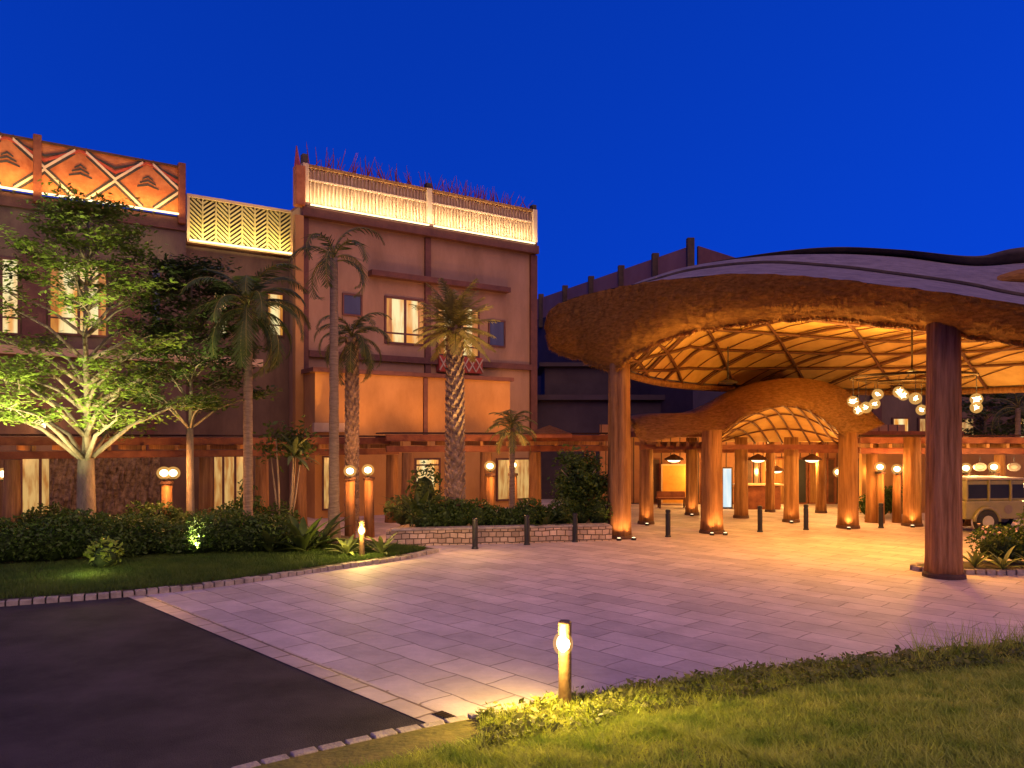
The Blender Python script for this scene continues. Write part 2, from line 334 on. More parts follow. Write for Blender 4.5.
def scatter_lawn(n, d0, d1, px0, px1, power=1):
    out = []
    while len(out) < n:
        k = int(n*3)
        j = RNG.uniform(0,118.9,k); d = d0+(d1-d0)*RNG.uniform(0,1,k)**power
        ji = j.astype(int); f = (j-ji)[:,None]
        c = kf[ji]*(1-f)+kf[ji+1]*f+(kfn[ji]*(1-f)+kfn[ji+1]*f)*d[:,None]; c[:,2] = lawn_z(d)
        px = 512+FPX*c[:,0]/np.maximum(c[:,1],.5); py = HY+FPX*(CAMH-c[:,2])/np.maximum(c[:,1],.5)
        ok = (px>px0)&(px<px1)&(py<800)&(c[:,1]>2.5); out += list(c[ok])
    return np.array(out[:n])
def blades(name, C, h, w, mat, label, cat, lean=.5, group=None):
    n = len(C); a = RNG.uniform(0,2*PI,n); hh = h*RNG.uniform(.5,1.25,n)
    ax = np.stack([np.cos(a),np.sin(a),np.zeros(n)],1)*w; ln = RNG.normal(size=(n,3))*lean; ln[:,2] = 1; ln *= hh[:,None]
    V = np.stack([C-ax, C+ax, C+ln], 1); return tag(quads(name, V, mat), label, cat, group, 'stuff')
g = scatter_lawn(190000, .9, 6.5, -30, 1060, 1.0)
clump = .65+.5*np.sin(g[:,0]*1.7+g[:,1]*6.3+np.sin(g[:,0]*3.1)*1.4)*np.sin(g[:,1]*4.1-g[:,0]*2.2)
g = g[RNG.uniform(0,1,len(g)) < np.clip(clump+.25,.15,1)]
blades('lawn_grass', g, .055, .005, M['grass'], 'short mown grass on the rising lawn in the foreground', 'grass', .7)
g2 = scatter_lawn(16000, .9, 6.5, -30, 1060)
blades('long_grass', g2, .085, .008, M['grass'], 'scattered longer blades across the rising lawn', 'grass', .9)
# left bed grass strip
def bedpts(n, d0, d1, px0, px1):
    j = RNG.uniform(0,88.9,n); ji = j.astype(int); f = (j-ji)[:,None]
    gn = np.gradient(kl[:,:2],axis=0); gn /= np.linalg.norm(gn,axis=1)[:,None]; gn = np.stack([-gn[:,1], gn[:,0], np.zeros(len(gn))],1)
    d = RNG.uniform(d0,d1,n)
    c = kl[ji]*(1-f)+kl[ji+1]*f+gn[ji]*d[:,None]; c[:,2] = .09
    px = 512+FPX*c[:,0]/c[:,1]; return c[(px>px0)&(px<px1)]
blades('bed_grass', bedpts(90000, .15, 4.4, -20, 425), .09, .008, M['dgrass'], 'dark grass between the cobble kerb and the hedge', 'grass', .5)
# ground cover along lawn kerb
gc = scatter_lawn(26000, .06, 1.25, 480, 1060, 1.0)
gc = gc[RNG.uniform(0,1,len(gc)) < np.clip(.38+.55*np.sin(gc[:,0]*5.1+gc[:,1]*3.7)*np.sin(gc[:,1]*7.3-gc[:,0]*4.4)+.2*RNG.normal(size=len(gc)),.06,1)]
gc = gc+np.stack([RNG.normal(0,.03,len(gc)), RNG.normal(0,.03,len(gc)), RNG.uniform(.0,.15,len(gc))*RNG.uniform(.3,1,len(gc))],1)
lf = leaves(gc, RNG.uniform(.02,.055,(len(gc),1)), .15, .45)
M['cover'] = pm('cover_leaves', (.07,.095,.015), (.22,.22,.045), 2.2, rough=.55, bump=0, transl=.3)
tag(quads('ground_cover', lf, M['cover']), 'low leafy ground cover along the lawn kerb', 'ground cover', None, 'stuff')
gt = scatter_lawn(500, .1, .8, 915, 1060); 
blades('cover_grass', scatter_lawn(9000, .1, 1.2, 480, 1060), .13, .005, M['grass'], 'thin grass tufts among the low ground cover', 'grass', .5)
blades('tall_grass', gt, .42, .006, M['grass'], 'tall wispy grass at the right end of the kerb', 'grass', .35)

# ================================================================== HOTEL: left wing
def win(parent, s0, s1, off, z0, z1, pane, mull=(), trans=None, name='window', proud=.06, fr=.07, fm=None):
    mb = MB(); o0, o1 = off+proud, off-.02
    fbox(mb, s0, s0+fr, o0, o1, z0, z1); fbox(mb, s1-fr, s1, o0, o1, z0, z1)
    fbox(mb, s0+fr, s1-fr, o0, o1, z0, z0+fr); fbox(mb, s0+fr, s1-fr, o0, o1, z1-fr, z1)
    for m in mull: fbox(mb, m-fr*.6, m+fr*.6, o0-.006, o1, z0+fr, z1-fr)
    if trans:
        ss = [s0+fr]+[x for m in mull for x in (m-fr*.6, m+fr*.6)]+[s1-fr]
        for i in range(0, len(ss), 2): fbox(mb, ss[i], ss[i+1], o0-.012, o1, trans-fr*.4, trans+fr*.4)
    f = mb.build(name, fm or M['trim'], parent, world=True)
    fbox(MB(), s0+fr*.9, s1-fr*.9, off+.02, off+.004, z0+fr*.9, z1-fr*.9).build('pane', pane, f).data.transform(parent.matrix_basis.inverted())
    if pane in (M['winy'],) and s1-s0 > .6:
        for (u_, v_) in ((s0+fr, s0+fr+(s1-s0)*.13), (s1-fr-(s1-s0)*.13, s1-fr)):
            fbox(MB(), u_, v_, off+.034, off+.0235, z0+fr, z1-fr).build('curtain', M['wino'], f).data.transform(parent.matrix_basis.inverted())
    return f
sL, sR = fs(-170), fs(186)
wing = thing('hotel_wing', FW((sL+sR)/2, -5, 0), 'left hotel wing with orange patterned parapet behind the broad lit tree', 'building')
ZL = 10.8
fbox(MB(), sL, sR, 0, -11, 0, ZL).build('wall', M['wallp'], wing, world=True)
posts = [fs(-125), fs(37), fs(186)-.18]
tops = [12.9, fz(37,137), fz(186,166)]
for i in range(2):
    a, b = posts[i]+.12, posts[i+1]-.12
    zt = 12.45
    bd_ = fbox(MB(), a, b, .18, .05, ZL+.02, zt).build('parapet_panel', M['orangeb'], wing, world=True)
    def zig(name, mat, z0, z1, per, ph, w, o):
        mb = MB(); n = int((b-a)/per*2)+2; pts = []
        for k in range(-1, n+1):
            pts.append((a+ph+k*per/2, z0 if k % 2 else z1))
        for (sa, za), (sb, zb) in zip(pts[:-1], pts[1:]):
            if sb <= a or sa >= b: continue
            if sa < a: za += (zb-za)*(a-sa)/(sb-sa); sa = a
            if za < ZL and zb > ZL: sa += (sb-sa)*(ZL+.03-za)/(zb-za); za = ZL+.03
            if zb < ZL and za > ZL: sb = sa+(sb-sa)*(za-ZL-.03)/(za-zb); zb = ZL+.03
            if za > zt and zb < zt: sa += (sb-sa)*(za-zt+.03)/(za-zb); za = zt-.03
            if zb > zt and za < zt: sb = sa+(sb-sa)*(zt-.03-za)/(zb-za); zb = zt-.03
            if sb <= a or sa >= b: continue
            if sa < a: za += (zb-za)*(a-sa)/(sb-sa); sa = a
            if sb > b: zb = za+(zb-za)*(b-sa)/(sb-sa); sb = b
            mb.hexa([FW(sa,.18+o,za-w/2),FW(sb,.18+o,zb-w/2),FW(sb,.18,zb-w/2),FW(sa,.18,za-w/2),FW(sa,.18+o,za+w/2),FW(sb,.18+o,zb+w/2),FW(sb,.18,zb+w/2),FW(sa,.18,za+w/2)])
        x = mb.build(name, mat, bd_); x.data.transform(wing.matrix_basis.inverted())
    zm = (ZL+zt)/2+.02; per = fs(147)-fs(80); ph = (fs(80)-a) % per - per
    for nm, mt, w, o, g in (('dark_zigzag','patd',.3,.022,.0),('pale_zigzag','patw',.1,.03,.0),('red_zigzag','patr',.1,.026,.26),('dark_zigzag','patd',.07,.024,.42)):
        zig(nm, M[mt], zm+.03+g, zt+.1+g, per, ph+.0, w, o) if g == 0 else zig(nm, M[mt], zm+g, zt-.02, per, ph, w, o)
        if g == 0: zig(nm, M[mt], ZL-.1, zm-.03, per, ph+per/2, w, o+.004)
    mb = MB(); k = 0
    s_ = a+ph+per
    while s_ < b-.4:
        if s_ > a+.4:
            mb = MB()
            for q in range(3):
                h_ = .13-.035*q; zz = zm-.1+.14*q
                for sg in (-1,1):
                    mb.hexa([FW(s_,.2,zz+.1),FW(s_+sg*.34*(1-q*.25),.2,zz),FW(s_+sg*.34*(1-q*.25),.182,zz),FW(s_,.182,zz+.1),FW(s_,.2,zz+.17),FW(s_+sg*.34*(1-q*.25),.2,zz+.05),FW(s_+sg*.34*(1-q*.25),.182,zz+.05),FW(s_,.182,zz+.17)])
            x = mb.build('chevron_motif', M['patd'], bd_); x.data.transform(wing.matrix_basis.inverted())
        s_ += per
    fbox(MB(), a, b, .24, .02, zt, zt+.07).build('parapet_cap', M['dwood'], wing, world=True)
    fbox(MB(), a, b, .34, .26, ZL-.02, ZL+.03).build('light_strip', M['strip'], wing, world=True)
    l = lamp('AREA', FW((a+b)/2, .62, ZL+.05), 40, GOLD, size=b-a, sy=.1, aim=FW((a+b)/2, .1, ZL+1.1), name='parapet_light')
    l.rotation_euler = (Matrix((FU, np.cross(-(FW(0,.1,1.0)-FW(0,.62,0))/np.linalg.norm(FW(0,.1,1.0)-FW(0,.62,0)), FU), -(FW(0,.1,1.0)-FW(0,.62,0))/np.linalg.norm(FW(0,.1,1.0)-FW(0,.62,0)))).transposed()).to_euler()
for s, t in zip(posts, tops):
    fbox(MB(), s-.12, s+.12, .3, .0, ZL-.3, t).build('parapet_post', M['woodh'], wing, world=True, bevel=.02)
fbox(MB(), sL, sR, .1, .003, ZL-.5, ZL-.08).build('cornice', M['trim'], wing, world=True)
fbox(MB(), sL, fs(262), .16, .003, fz(60,352)-.15, fz(60,352)+.12).build('floor_band', M['tan'], wing, world=True)
for a, b, y0, y1, mm in ((-60,-25,258,335,1), (0,20,258,335,0), (48,108,262,336,1), (150,162,268,330,0)):
    s0, s1 = fs(a), fs(b); c = (a+b)/2
    win(wing, s0, s1, 0, fz(c,y1), fz(c,y0), M['winy'] if a != 150 else M['wind'], mull=[(s0+s1)/2] if mm else (), trans=fz(c,y1)+.55)
for a, b in ((22,46),(112,140)):
    fbox(MB(), fs(a), fs(b), .08, .003, fz(60,340), fz(60,255)).build('wall_panel', M['trim'], wing, world=True)
for px in (110, 150):
    fbox(MB(), fs(px)-.12, fs(px)+.12, .13, .004, 0, 6.1).build('pilaster', M['trim'], wing, world=True)
# ground floor of the wing under the pergola
win(wing, fs(20), fs(60), 0, fz(40,518), fz(40,452), M['winc'], mull=[(fs(20)+fs(60))/2])
win(wing, fs(-60), fs(0), 0, fz(-30,518), fz(-30,452), M['winc'], mull=[fs(-30)])
gb = tag(MB().build('stone_screen_wall', M['gabion']), 'rough stonework wall behind the broad lit tree', 'wall')
rows = []
for i in range(14):
    z = 2.45*i/13; rows.append([FW(s, .55+RNG.normal(0,.035), z) for s in np.linspace(fs(50,.55), fs(160,.55), 60)])
m_ = MB().grid(rows); fbox(m_, fs(50,.55), fs(160,.55), .48, .1, 0, 2.45); bpy.data.objects.remove(gb)
gb = tag(m_.build('stone_screen_wall', M['gabion']), 'rough stonework wall behind the broad lit tree', 'wall')
# ================================================================== HOTEL: middle link with chevron screen (set back)
OL = -1.3
m0, m1 = fs(180,OL)-.5, -.01
link = thing('hotel_link', FW((m0+m1)/2, OL-4, 0), 'set-back hotel link topped by a pale chevron lattice screen', 'building')
zb = fz(240,248,OL)
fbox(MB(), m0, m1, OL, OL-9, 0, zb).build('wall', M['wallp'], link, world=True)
zt2 = fz(240,205,OL)
a, b = fs(189,OL+.2), fs(292,OL+.2)
fbox(MB(), a, b, OL+.06, OL-.1, zb, zt2-.05).build('screen_backing', M['patd'], link, world=True)
mb = MB(); n = 8; cw = (b-a)/n
for i in range(n):
    sa, sb = a+i*cw, a+(i+1)*cw; k = -1
    for j in range(-3, 14):
        z0 = zb+.05+j*.17; za, zc = (z0+.42, z0) if i % 2 == 0 else (z0, z0+.42)
        for (s_, z_) in ((0,0),): pass
        lo, hi = zb+.06, zt2-.08
        p, q = (sa, za), (sb, zc)
        def clip(p, q):
            (x0, y0), (x1, y1) = p, q
            for lim, sgn in ((lo,1),(hi,-1)):
                if sgn*(y0-lim) < 0 and sgn*(y1-lim) < 0: return None
                if sgn*(y0-lim) < 0: x0 += (x1-x0)*(lim-y0)/(y1-y0); y0 = lim
                elif sgn*(y1-lim) < 0: x1 = x0+(x1-x0)*(lim-y0)/(y1-y0); y1 = lim
            return (x0,y0),(x1,y1)
        r_ = clip(p, q)
        if r_:
            (x0,y0),(x1,y1) = r_
            mb.bar(FW(x0,OL+.16,y0), FW(x1,OL+.16,y1), .06, .062, up=(0,0,1))
for i in range(1,n): fbox(mb, a+i*cw-.025, a+i*cw+.025, OL+.21, OL+.1, zb+.04, zt2-.05)
mb.build('chevron_lattice', M['chev'], link, world=True)
fm = MB(); fbox(fm, a-.08, b+.05, OL+.28, OL-.05, zb-.1, zb+.03); fbox(fm, a-.08, b+.05, OL+.26, OL+.02, zt2-.06, zt2+.04); fbox(fm, a-.08, a+.02, OL+.25, OL+.03, zb+.03, zt2-.06)
fm.build('screen_frame', M['tan'], link, world=True)
fbox(MB(), a, b, OL+.36, OL+.29, zb-.05, zb+.01).build('light_strip', M['strip'], link, world=True)
def strip_light(s0, s1, off, z, e, c, tgt_off, dz=1.0):
    l = lamp('AREA', FW((s0+s1)/2, off, z), e, c, size=s1-s0, sy=.1, name='parapet_light')
    d = FW(0,tgt_off,dz)-FW(0,off,0); d /= np.linalg.norm(d)
    l.rotation_euler = Matrix((FU, np.cross(-d, FU), -d)).transposed().to_euler(); return l
strip_light(a, b, OL+.62, zb+.0, 34, (1,.78,.3), OL+.1)
for A_, B_, y0, y1, t_ in ((212,228,290,336,None), (266,284,292,336,1)):
    s0, s1 = fs(A_,OL), fs(B_,OL); win(link, s0, s1, OL, fz(A_,y1,OL), fz(A_,y0,OL), M['winy'], trans=fz(A_,y1,OL)+.45)
win(link, fs(212,OL), fs(246,OL), OL, .2, fz(228,455,OL), M['winc'], mull=[fs(223,OL), fs(235,OL)])
# ================================================================== HOTEL: main block
S1 = 11.1
block = thing('hotel_block', FW(S1/2, -6, 0), 'tall mauve hotel block with lit reed parapet and window bays', 'building')
ZB = 11.9; ZT = 13.4
fbox(MB(), 0, S1, 0, -13, 0, ZB).build('wall', M['wall'], block, world=True)
mid = fs(427)
fbox(MB(), .0, S1, .34, .003, ZB-.42, ZB-.06).build('cornice', M['trim'], block, world=True)
sh = MB(); fbox(sh, 0, S1, .2, -13, ZB+.003, ZB+.12)
sh.build('parapet_base', M['trim'], block, world=True)
for a, b in ((.28, mid-.12), (mid+.12, S1-.28)):
    fbox(MB(), a, b, .06, -.1, ZB+.14, ZT).build('parapet_backing', M['tan'], block, world=True)
    mb = MB(); n = int((b-a)/.15)
    for i in range(n):
        s = a+(i+.5)*(b-a)/n+random.uniform(-.01,.01)
        mb.tube([FW(s,.12,ZB+.16), FW(s+random.uniform(-.015,.015),.12,ZT-.02)], random.uniform(.028,.045), 6)
    mb.build('reed_slats', M['slat'], block, world=True, smooth=True)
    fbox(MB(), a, b, .22, -.12, ZT, ZT+.11).build('parapet_rail', M['wood'], block, world=True)
    fbox(MB(), a, b, .185, .06, ZT-.5, ZT-.44).build('binding', M['tan'], block, world=True)
    fbox(MB(), a, b, .44, .36, ZB-.02, ZB+.03).build('light_strip', M['strip'], block, world=True)
    strip_light(a, b, .55, ZB+.02, 60, WHITE, .02, .9)
for s, h in ((.14,.4),(mid,.25),(S1-.14,.25)):
    fbox(MB(), s-.12, s+.12, .26, -.13, ZB+.124, ZT+.12).build('parapet_post', M['tan'], block, world=True, bevel=.02)
    fbox(MB(), s-.1, s+.1, .2, -.08, ZT+.125, ZT+.12+h*.9).build('post_cap', M['roofdark'], block, world=True)
mb = MB(); rng = random.Random(3)
for i in range(150):
    s = rng.uniform(.3, S1-.2); z = ZT+.08; h = rng.uniform(.35,1.0)*(1.1-.45*abs(s/S1-.1)); o_ = rng.uniform(-.25,.05)
    p = FW(s,o_,z); q = FW(s+rng.uniform(-.35,.35), o_+rng.uniform(-.15,.15), z+h)
    mb.tube([p, (p+q)/2+[rng.uniform(-.04,.04),0,0], q], [.02,.016,.006], 4)
mb.build('roof_spikes', M['spike'], block, world=True)
cp = MB(); fbox(cp, -.32, .05, .5, .1, ZB-.1, fz(293,168)); cp.build('corner_post', M['orangeb'], block, world=True, bevel=.03)
cp = MB(); cp.tube([FW(-.2,.3,fz(293,170)), FW(-.24,.3,fz(293,148))], [.14,.02], 6); cp.build('corner_finial', M['spike'], block, world=True)
fbox(MB(), -.3, .02, .36, .03, 0, ZB-.45).build('corner_pilaster', M['wallo'], block, world=True)
fbox(MB(), .05, .3, .12, .004, 0, ZB-.45).build('pilaster', M['trim'], block, world=True)
fbox(MB(), S1-.3, S1+.05, .14, -.3, 0, ZB-.45).build('pilaster', M['trim'], block, world=True)
fbox(MB(), mid-.13, mid+.13, .12, .004, 0, ZB-.45).build('pilaster', M['trim'], block, world=True)
s0, s1 = fs(375,.35), fs(484,.35)
zc = fz(427,280,.35)
fbox(MB(), fs(368), fs(506), .4, .004, zc-.08, zc+.14).build('hood_band', M['trim'], block, world=True)
z0, z1 = fz(405,345), fz(405,298)
win(block, fs(384), fs(428)-.15, 0, z0, z1, M['winy'], mull=[(fs(384)+fs(428)-.15)/2], trans=z0+.45, fr=.09)
win(block, fs(436), fs(479), 0, z0-.35, z1-.1, M['winy'], mull=[(fs(436)+fs(479))/2], trans=z0+.1, fr=.09)
win(block, fs(488), fs(505), 0, fz(496,347), fz(496,320), M['wind'], fr=.07)
win(block, fs(342), fs(362), 0, fz(352,316), fz(352,294), M['wind'], fr=.07)
fbox(MB(), fs(436), fs(479), .3, .004, fz(458,373), z0-.36).build('balcony_panel', M['patr'], block, world=True)
mb = MB()
zz0, zz1 = fz(458,373)+.05, z0-.42; sa, sb = fs(436), fs(479)
for i in range(6):
    x0 = sa+(sb-sa)*i/6; x1 = sa+(sb-sa)*(i+1)/6
    mb.bar(FW(x0,.32,zz0), FW(x1,.32,zz1), .05, .05); mb.bar(FW(x0,.325,zz1), FW(x1,.325,zz0), .05, .05)
mb.build('balcony_lattice', M['tan'], block, world=True)
mb = MB(); zf = fz(430,362); fbox(mb, .3, S1-.3, .2, .004, zf-.1, zf+.15); mb.build('floor_band', M['trim'], block, world=True)
# projecting ochre lower storey
OP = 1.6
sa, sb = fs(315,OP), fs(510,OP); ztop = fz(400,376,OP)
lb = thing('ochre_annex', FW((sa+sb)/2, OP/2, 0), 'lamp-lit ochre lower storey projecting below the window bays', 'building')
fbox(MB(), sa, sb, OP, .42, 0, ztop).build('wall', M['wallo'], lb, world=True)
fbox(MB(), sa-.12, sb+.12, OP+.14, .42, ztop+.003, ztop+.16).build('coping', M['trim'], lb, world=True)
for px in (352, 425, 455):
    fbox(MB(), fs(px,OP)-.09, fs(px,OP)+.09, OP+.08, OP+.004, 2.9, ztop-.02).build('pilaster', M['trim'], lb, world=True)
fbox(MB(), sa-.1, fs(345,OP), OP+.2, OP+.004, fz(330,432,OP), fz(330,423,OP)).build('ledge', M['tan'], lb, world=True)
win(lb, fs(404,OP), fs(440,OP), OP, .5, fz(420,458,OP), M['winy'], mull=[fs(415,OP)], trans=1.9, fr=.08)
win(lb, fs(496,OP), fs(530,OP), OP, .3, fz(512,458,OP), M['winc'], mull=[fs(512,OP)], fr=.08)
win(lb, fs(322,OP), fs(338,OP), OP, .3, fz(330,456,OP), M['winc'], fr=.06)
for px in (298, 308): # tall amber door leaves beside
    win(link if px < 0 else block, fs(px), fs(px+8), 0, .1, fz(300,456), M['wino'], fr=.05, name='amber_door')
# ================================================================== REAR WING (dark) with post and rail parapet
pa, pb, pc = P(536,297,50), P(693,247,36), P(748,259,39.5)
zr = 11.9
rear = thing('rear_wing', ((pa[0]+pb[0])/2, 46, 0), 'dusky rear hotel wing with posted parapet behind the thatched canopy', 'building')
def wallquad(a, b, z0, z1, th, back=(.35,.94)):
    bk = np.array([back[0],back[1],0])*th; a = np.array([a[0],a[1],0]); b = np.array([b[0],b[1],0])
    return [a+[0,0,z0], b+[0,0,z0], b+bk+[0,0,z0], a+bk+[0,0,z0], a+[0,0,z1], b+[0,0,z1], b+bk+[0,0,z1], a+bk+[0,0,z1]]
pa_ = pa+(pa-pb)*.25; pd = pc+(pc-pb)*3.0
zw = 10.6
MB().add([(pa_[0],pa_[1],0),(pb[0],pb[1],0),(pd[0],pd[1],0),(pd[0]+3,pd[1]+14,0),(pa_[0]+6,pa_[1]+16,0),(pa_[0],pa_[1],zw),(pb[0],pb[1],zw),(pd[0],pd[1],zw),(pd[0]+3,pd[1]+14,zw),(pa_[0]+6,pa_[1]+16,zw)],
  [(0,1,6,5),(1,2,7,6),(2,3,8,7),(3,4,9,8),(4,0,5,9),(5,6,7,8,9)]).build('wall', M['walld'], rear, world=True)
MB().hexa(wallquad(pa_, pb, zw+.005, zr, .25)).build('parapet', pm('parapet_render', (.3,.15,.11), (.36,.19,.14), 1.2, rough=.9), rear, world=True)
MB().hexa(wallquad(pb+[.25,.05,0], pd, zw+.006, zr-.02, .25, (0,1))).build('parapet_return', M['trim'], rear, world=True)
mb = MB()
dd = (pd-pb)/np.linalg.norm((pd-pb)[:2])
for i in range(14):
    q = pb+dd*(.5+i*.35); q2 = pb+dd*(.5+(i+1)*.35)
    mb.bar((q[0],q[1]-.05,zw+.5 if i%2 else zr-.25), (q2[0],q2[1]-.05,zr-.25 if i%2 else zw+.5), .06, .14)
mb.build('zigzag_trim', M['patw'], rear, world=True)
for px in (541,565,591,621,655,690):
    k = (px-512)/FPX; d = pb-pa; t = (k*pa[1]-pa[0])/(d[0]-k*d[1]); q = pa+d*t
    MB().box(q[0]-.17, q[0]+.17, q[1]-.22, q[1]+.1, zw-.6, zr+(.22 if px < 690 else .35)).build('parapet_post', M['roofdark'], rear, world=True, bevel=.03)
mb = MB()
ppn = [P(528,398,33), P(632,400,33)]
low = thing('low_roofed_building', (3,36,0), 'low dark building with stepped flat roofs behind the palms and canopy', 'building')
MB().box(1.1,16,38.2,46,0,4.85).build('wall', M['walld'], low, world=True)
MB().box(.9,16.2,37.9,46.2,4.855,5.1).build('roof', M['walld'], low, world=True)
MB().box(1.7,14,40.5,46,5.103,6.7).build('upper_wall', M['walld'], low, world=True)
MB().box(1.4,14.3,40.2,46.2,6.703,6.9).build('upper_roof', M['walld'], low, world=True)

# ================================================================== PERGOLAS
def pergola(name, a, b, label, wid=2.2, zt=2.98, n_raft=None, post_px=(), beam=.22):
    a = np.array([a[0],a[1],0.]); b = np.array([b[0],b[1],0.]); d = b-a; L = np.linalg.norm(d); d /= L; nb = np.array([-d[1],d[0],0])
    if nb[1] < 0: nb = -nb
    root = thing(name, (a+b)/2, label, 'pergola')
    MB().bar(a+[0,0,zt-.11], b+[0,0,zt-.11], .16, beam).build('top_beam', M['woodh'], root, world=True, bevel=.015)
    MB().bar(a+[0,0,zt-.48], b+[0,0,zt-.48], .2, .2).build('lower_beam', M['woodh'], root, world=True, bevel=.015)
    MB().bar(a+nb*wid+[0,0,zt-.13], b+nb*wid+[0,0,zt-.13], .16, .2).build('rear_beam', M['woodh'], root, world=True)
    k = n_raft or int(L/.85)
    for i in range(min(k,95)):
        p = a+d*L*(i+.5)/k+[0,0,zt-.3]
        MB().bar(p-nb*.32, p+nb*(wid+.3), .1, .14).build('rafter', M['wood'], root, world=True)
    mb = MB(); kk = int(wid/.24)
    for i in range(kk): p = nb*(.25+i*.24)+[0,0,zt+.055]; mb.bar(a+p, b+p, .09, .05)
    mb.build('slats', M['dwood'], root, world=True)
    for px in post_px:
        kx = (px-512)/FPX; t = (kx*a[1]-a[0])/(d[0]-kx*d[1]); p = a+d*t
        mb = MB()
        mb.tube([p+[0,0,0], p+[0,0,.5], p+[0,0,zt-.6]], [.25,.215,.19], 12, lobes=lambda an,t: 1+.06*math.cos(4*an))
        mb.build('post', M['wood'], root, world=True, smooth=True)
    return a, d, nb, root
pga = pergola('pergola', P(-120,440,18.6), P(398,440,27.6), 'long red timber pergola running behind the trees on the left', post_px=(-90,12,206,262,300,392))
pgb = pergola('pergola', P(386,440,25.6), P(612,440,28.2), 'red timber pergola between the planter wall and ochre storey', zt=3.08, post_px=(408,486,535,590))
pgc = pergola('pergola', P(860,437,27.5), P(1180,437,25.5), 'red timber pergola at the right behind the safari truck', zt=3.0, wid=3, post_px=(872,1000,1040,1100), n_raft=16)
# ================================================================== COLUMNS
def column(px, py, h, r, label, name='timber_column', mat=None, group='timber columns of the entrance', light=0, D=None):
    p = G(px, py) if D is None else P(px, HY, D)*[1,1,0]
    t = thing(name, p, label, 'column', group)
    mb = MB(); ph = random.uniform(0,6)
    mb.tube([(0,0,.05),(0,0,.4),(0,0,h*.4),(0,0,h*.75),(0,0,h)], [r*1.06,r,r*.97,r*.93,r*.9], 40, lobes=lambda an,tt: .9+.13*abs(math.cos(2.5*an+ph)))
    mb.build('shaft', mat or M['wood'], t, smooth=True)
    MB().lathe([(r*1.18,0),(r*1.16,.07),(r*1.08,.11)], n=24).build('base', M['dwood'], t)
    return t
M['woodb'] = pm('brightened_timber', (.17,.075,.028), (.52,.26,.11), 3.5, rough=.85, bump=.9, stretch=(3.5,3.5,.22), spec=.08, detail=10)  # island column timber made brighter; missing light is put into its colour
c944 = column(944,577,5.9,.355,'largest timber column standing on the kerbed island at right', mat=M['woodb'])
c619 = column(619,538,5.15,.35,'tall timber column carrying the left end of the canopy')
c712 = column(712,533,3.2,.34,'left front timber column of the arched porch')
c848 = column(848,528,3.15,.32,'right front timber column of the arched porch')
c912 = column(912,526,3.0,.29,'timber column with glowing foot left of the island column')
small = [(646,524,3.1,.25,'timber column just right of the tall left canopy column'),(692,515,3.0,.24,'timber column beside the golden panel'),(741,518,3.0,.25,'timber column right of the white lit door'),
 (791,522,3.0,.26,'timber column at the middle of the arched porch'),(770,512,2.95,.18,'slim timber column deep in the lobby left of the desk lamps'),(821,513,2.95,.2,'slim timber column in the lobby right of the porch middle'),
 (872,519,2.95,.22,'timber column under the right pergola beside the lamps')]
for px, py, h, r, lab in small: column(px, py, h, r, lab)
# ground uplights
up0 = thing('ground_uplight', (0,0,0), '', 'uplight', 'ground uplights at the columns')
MB().lathe([(.07,0),(.085,.05),(.06,.07)], n=12).build('housing', M['black'], up0)
MB().lathe([(.05,.071),(.052,.078)], n=12).build('lens', M['bulbd'], up0)
ups = [(605,541,619,538,.5,'left of the tall left canopy column'),(619,543,619,538,.5,'in front of the tall left canopy column'),(639,541,619,538,.5,'right of the tall left canopy column'),(712,537,712,533,.6,'before the porch left column'),(724,535,712,533,.3,'right of the porch left column'),
 (850,532,848,528,.6,'before the porch right column'),(913,529,912,526,.6,'before the column left of the island'),(648,527,646,524,.4,'before the column behind the small tree'),(692,518,692,515,.5,'before the column by the golden panel'),(792,525,791,522,.25,'before the middle porch column')]
for i, (px, py, cx, cy, e, lab) in enumerate(ups):
    p = G(px, py); c = G(cx, cy); d = p-c; d /= np.linalg.norm(d)
    p = c+d*(.62 if cy > 532 else .5)
    u = up0 if i == 0 else dup(up0, p, '')
    u.location = tuple(p+[0,0,.004]); u['label'] = 'small ground uplight '+lab
    lamp('SPOT', p+[0,0,.12], 22*e/.5, (1,.47,.15), .04, aim=c+[0,0,1.5], spot=95, name='uplight_beam')

# ================================================================== GREAT CANOPY
can = thing('thatched_canopy', (8,21,4.8), 'great curved thatched canopy with a glowing ribbed ceiling over the drive', 'canopy')
NU = 90
A_ = [P(547,336,26.2),P(554,350,25.2),P(580,359,24.2),P(612,369,23.0),P(640,352,22.2),P(680,335,21.2),P(750,323,19.6),P(830,318,18.1),P(930,329,16.9),P(1024,343,15.6),P(1130,356,14.8),P(1260,366,14.5)]
B_ = [P(544,326,26.2),P(550,310,24.9),P(570,299,23.8),P(600,291,22.7),P(630,285,21.6),P(665,280,20.4),P(735,274,18.7),P(810,277,17.2),P(900,287,15.8),P(1000,301,14.6),P(1115,318,13.9),P(1260,335,13.4)]
A = catmull(A_, NU); B = catmull(B_, NU)
def lerp(a, b, t): return a*(1-t)+b*t
rows = []
for v in np.linspace(0,1,14):
    r_ = lerp(A,B,v); bul = math.sin(v*PI)*.28
    r_ = r_+np.stack([np.zeros(NU), -np.full(NU,bul), np.full(NU,-bul*.35)],1)+RNG.normal(0,.014,(NU,3))
    rows.append(list(r_))
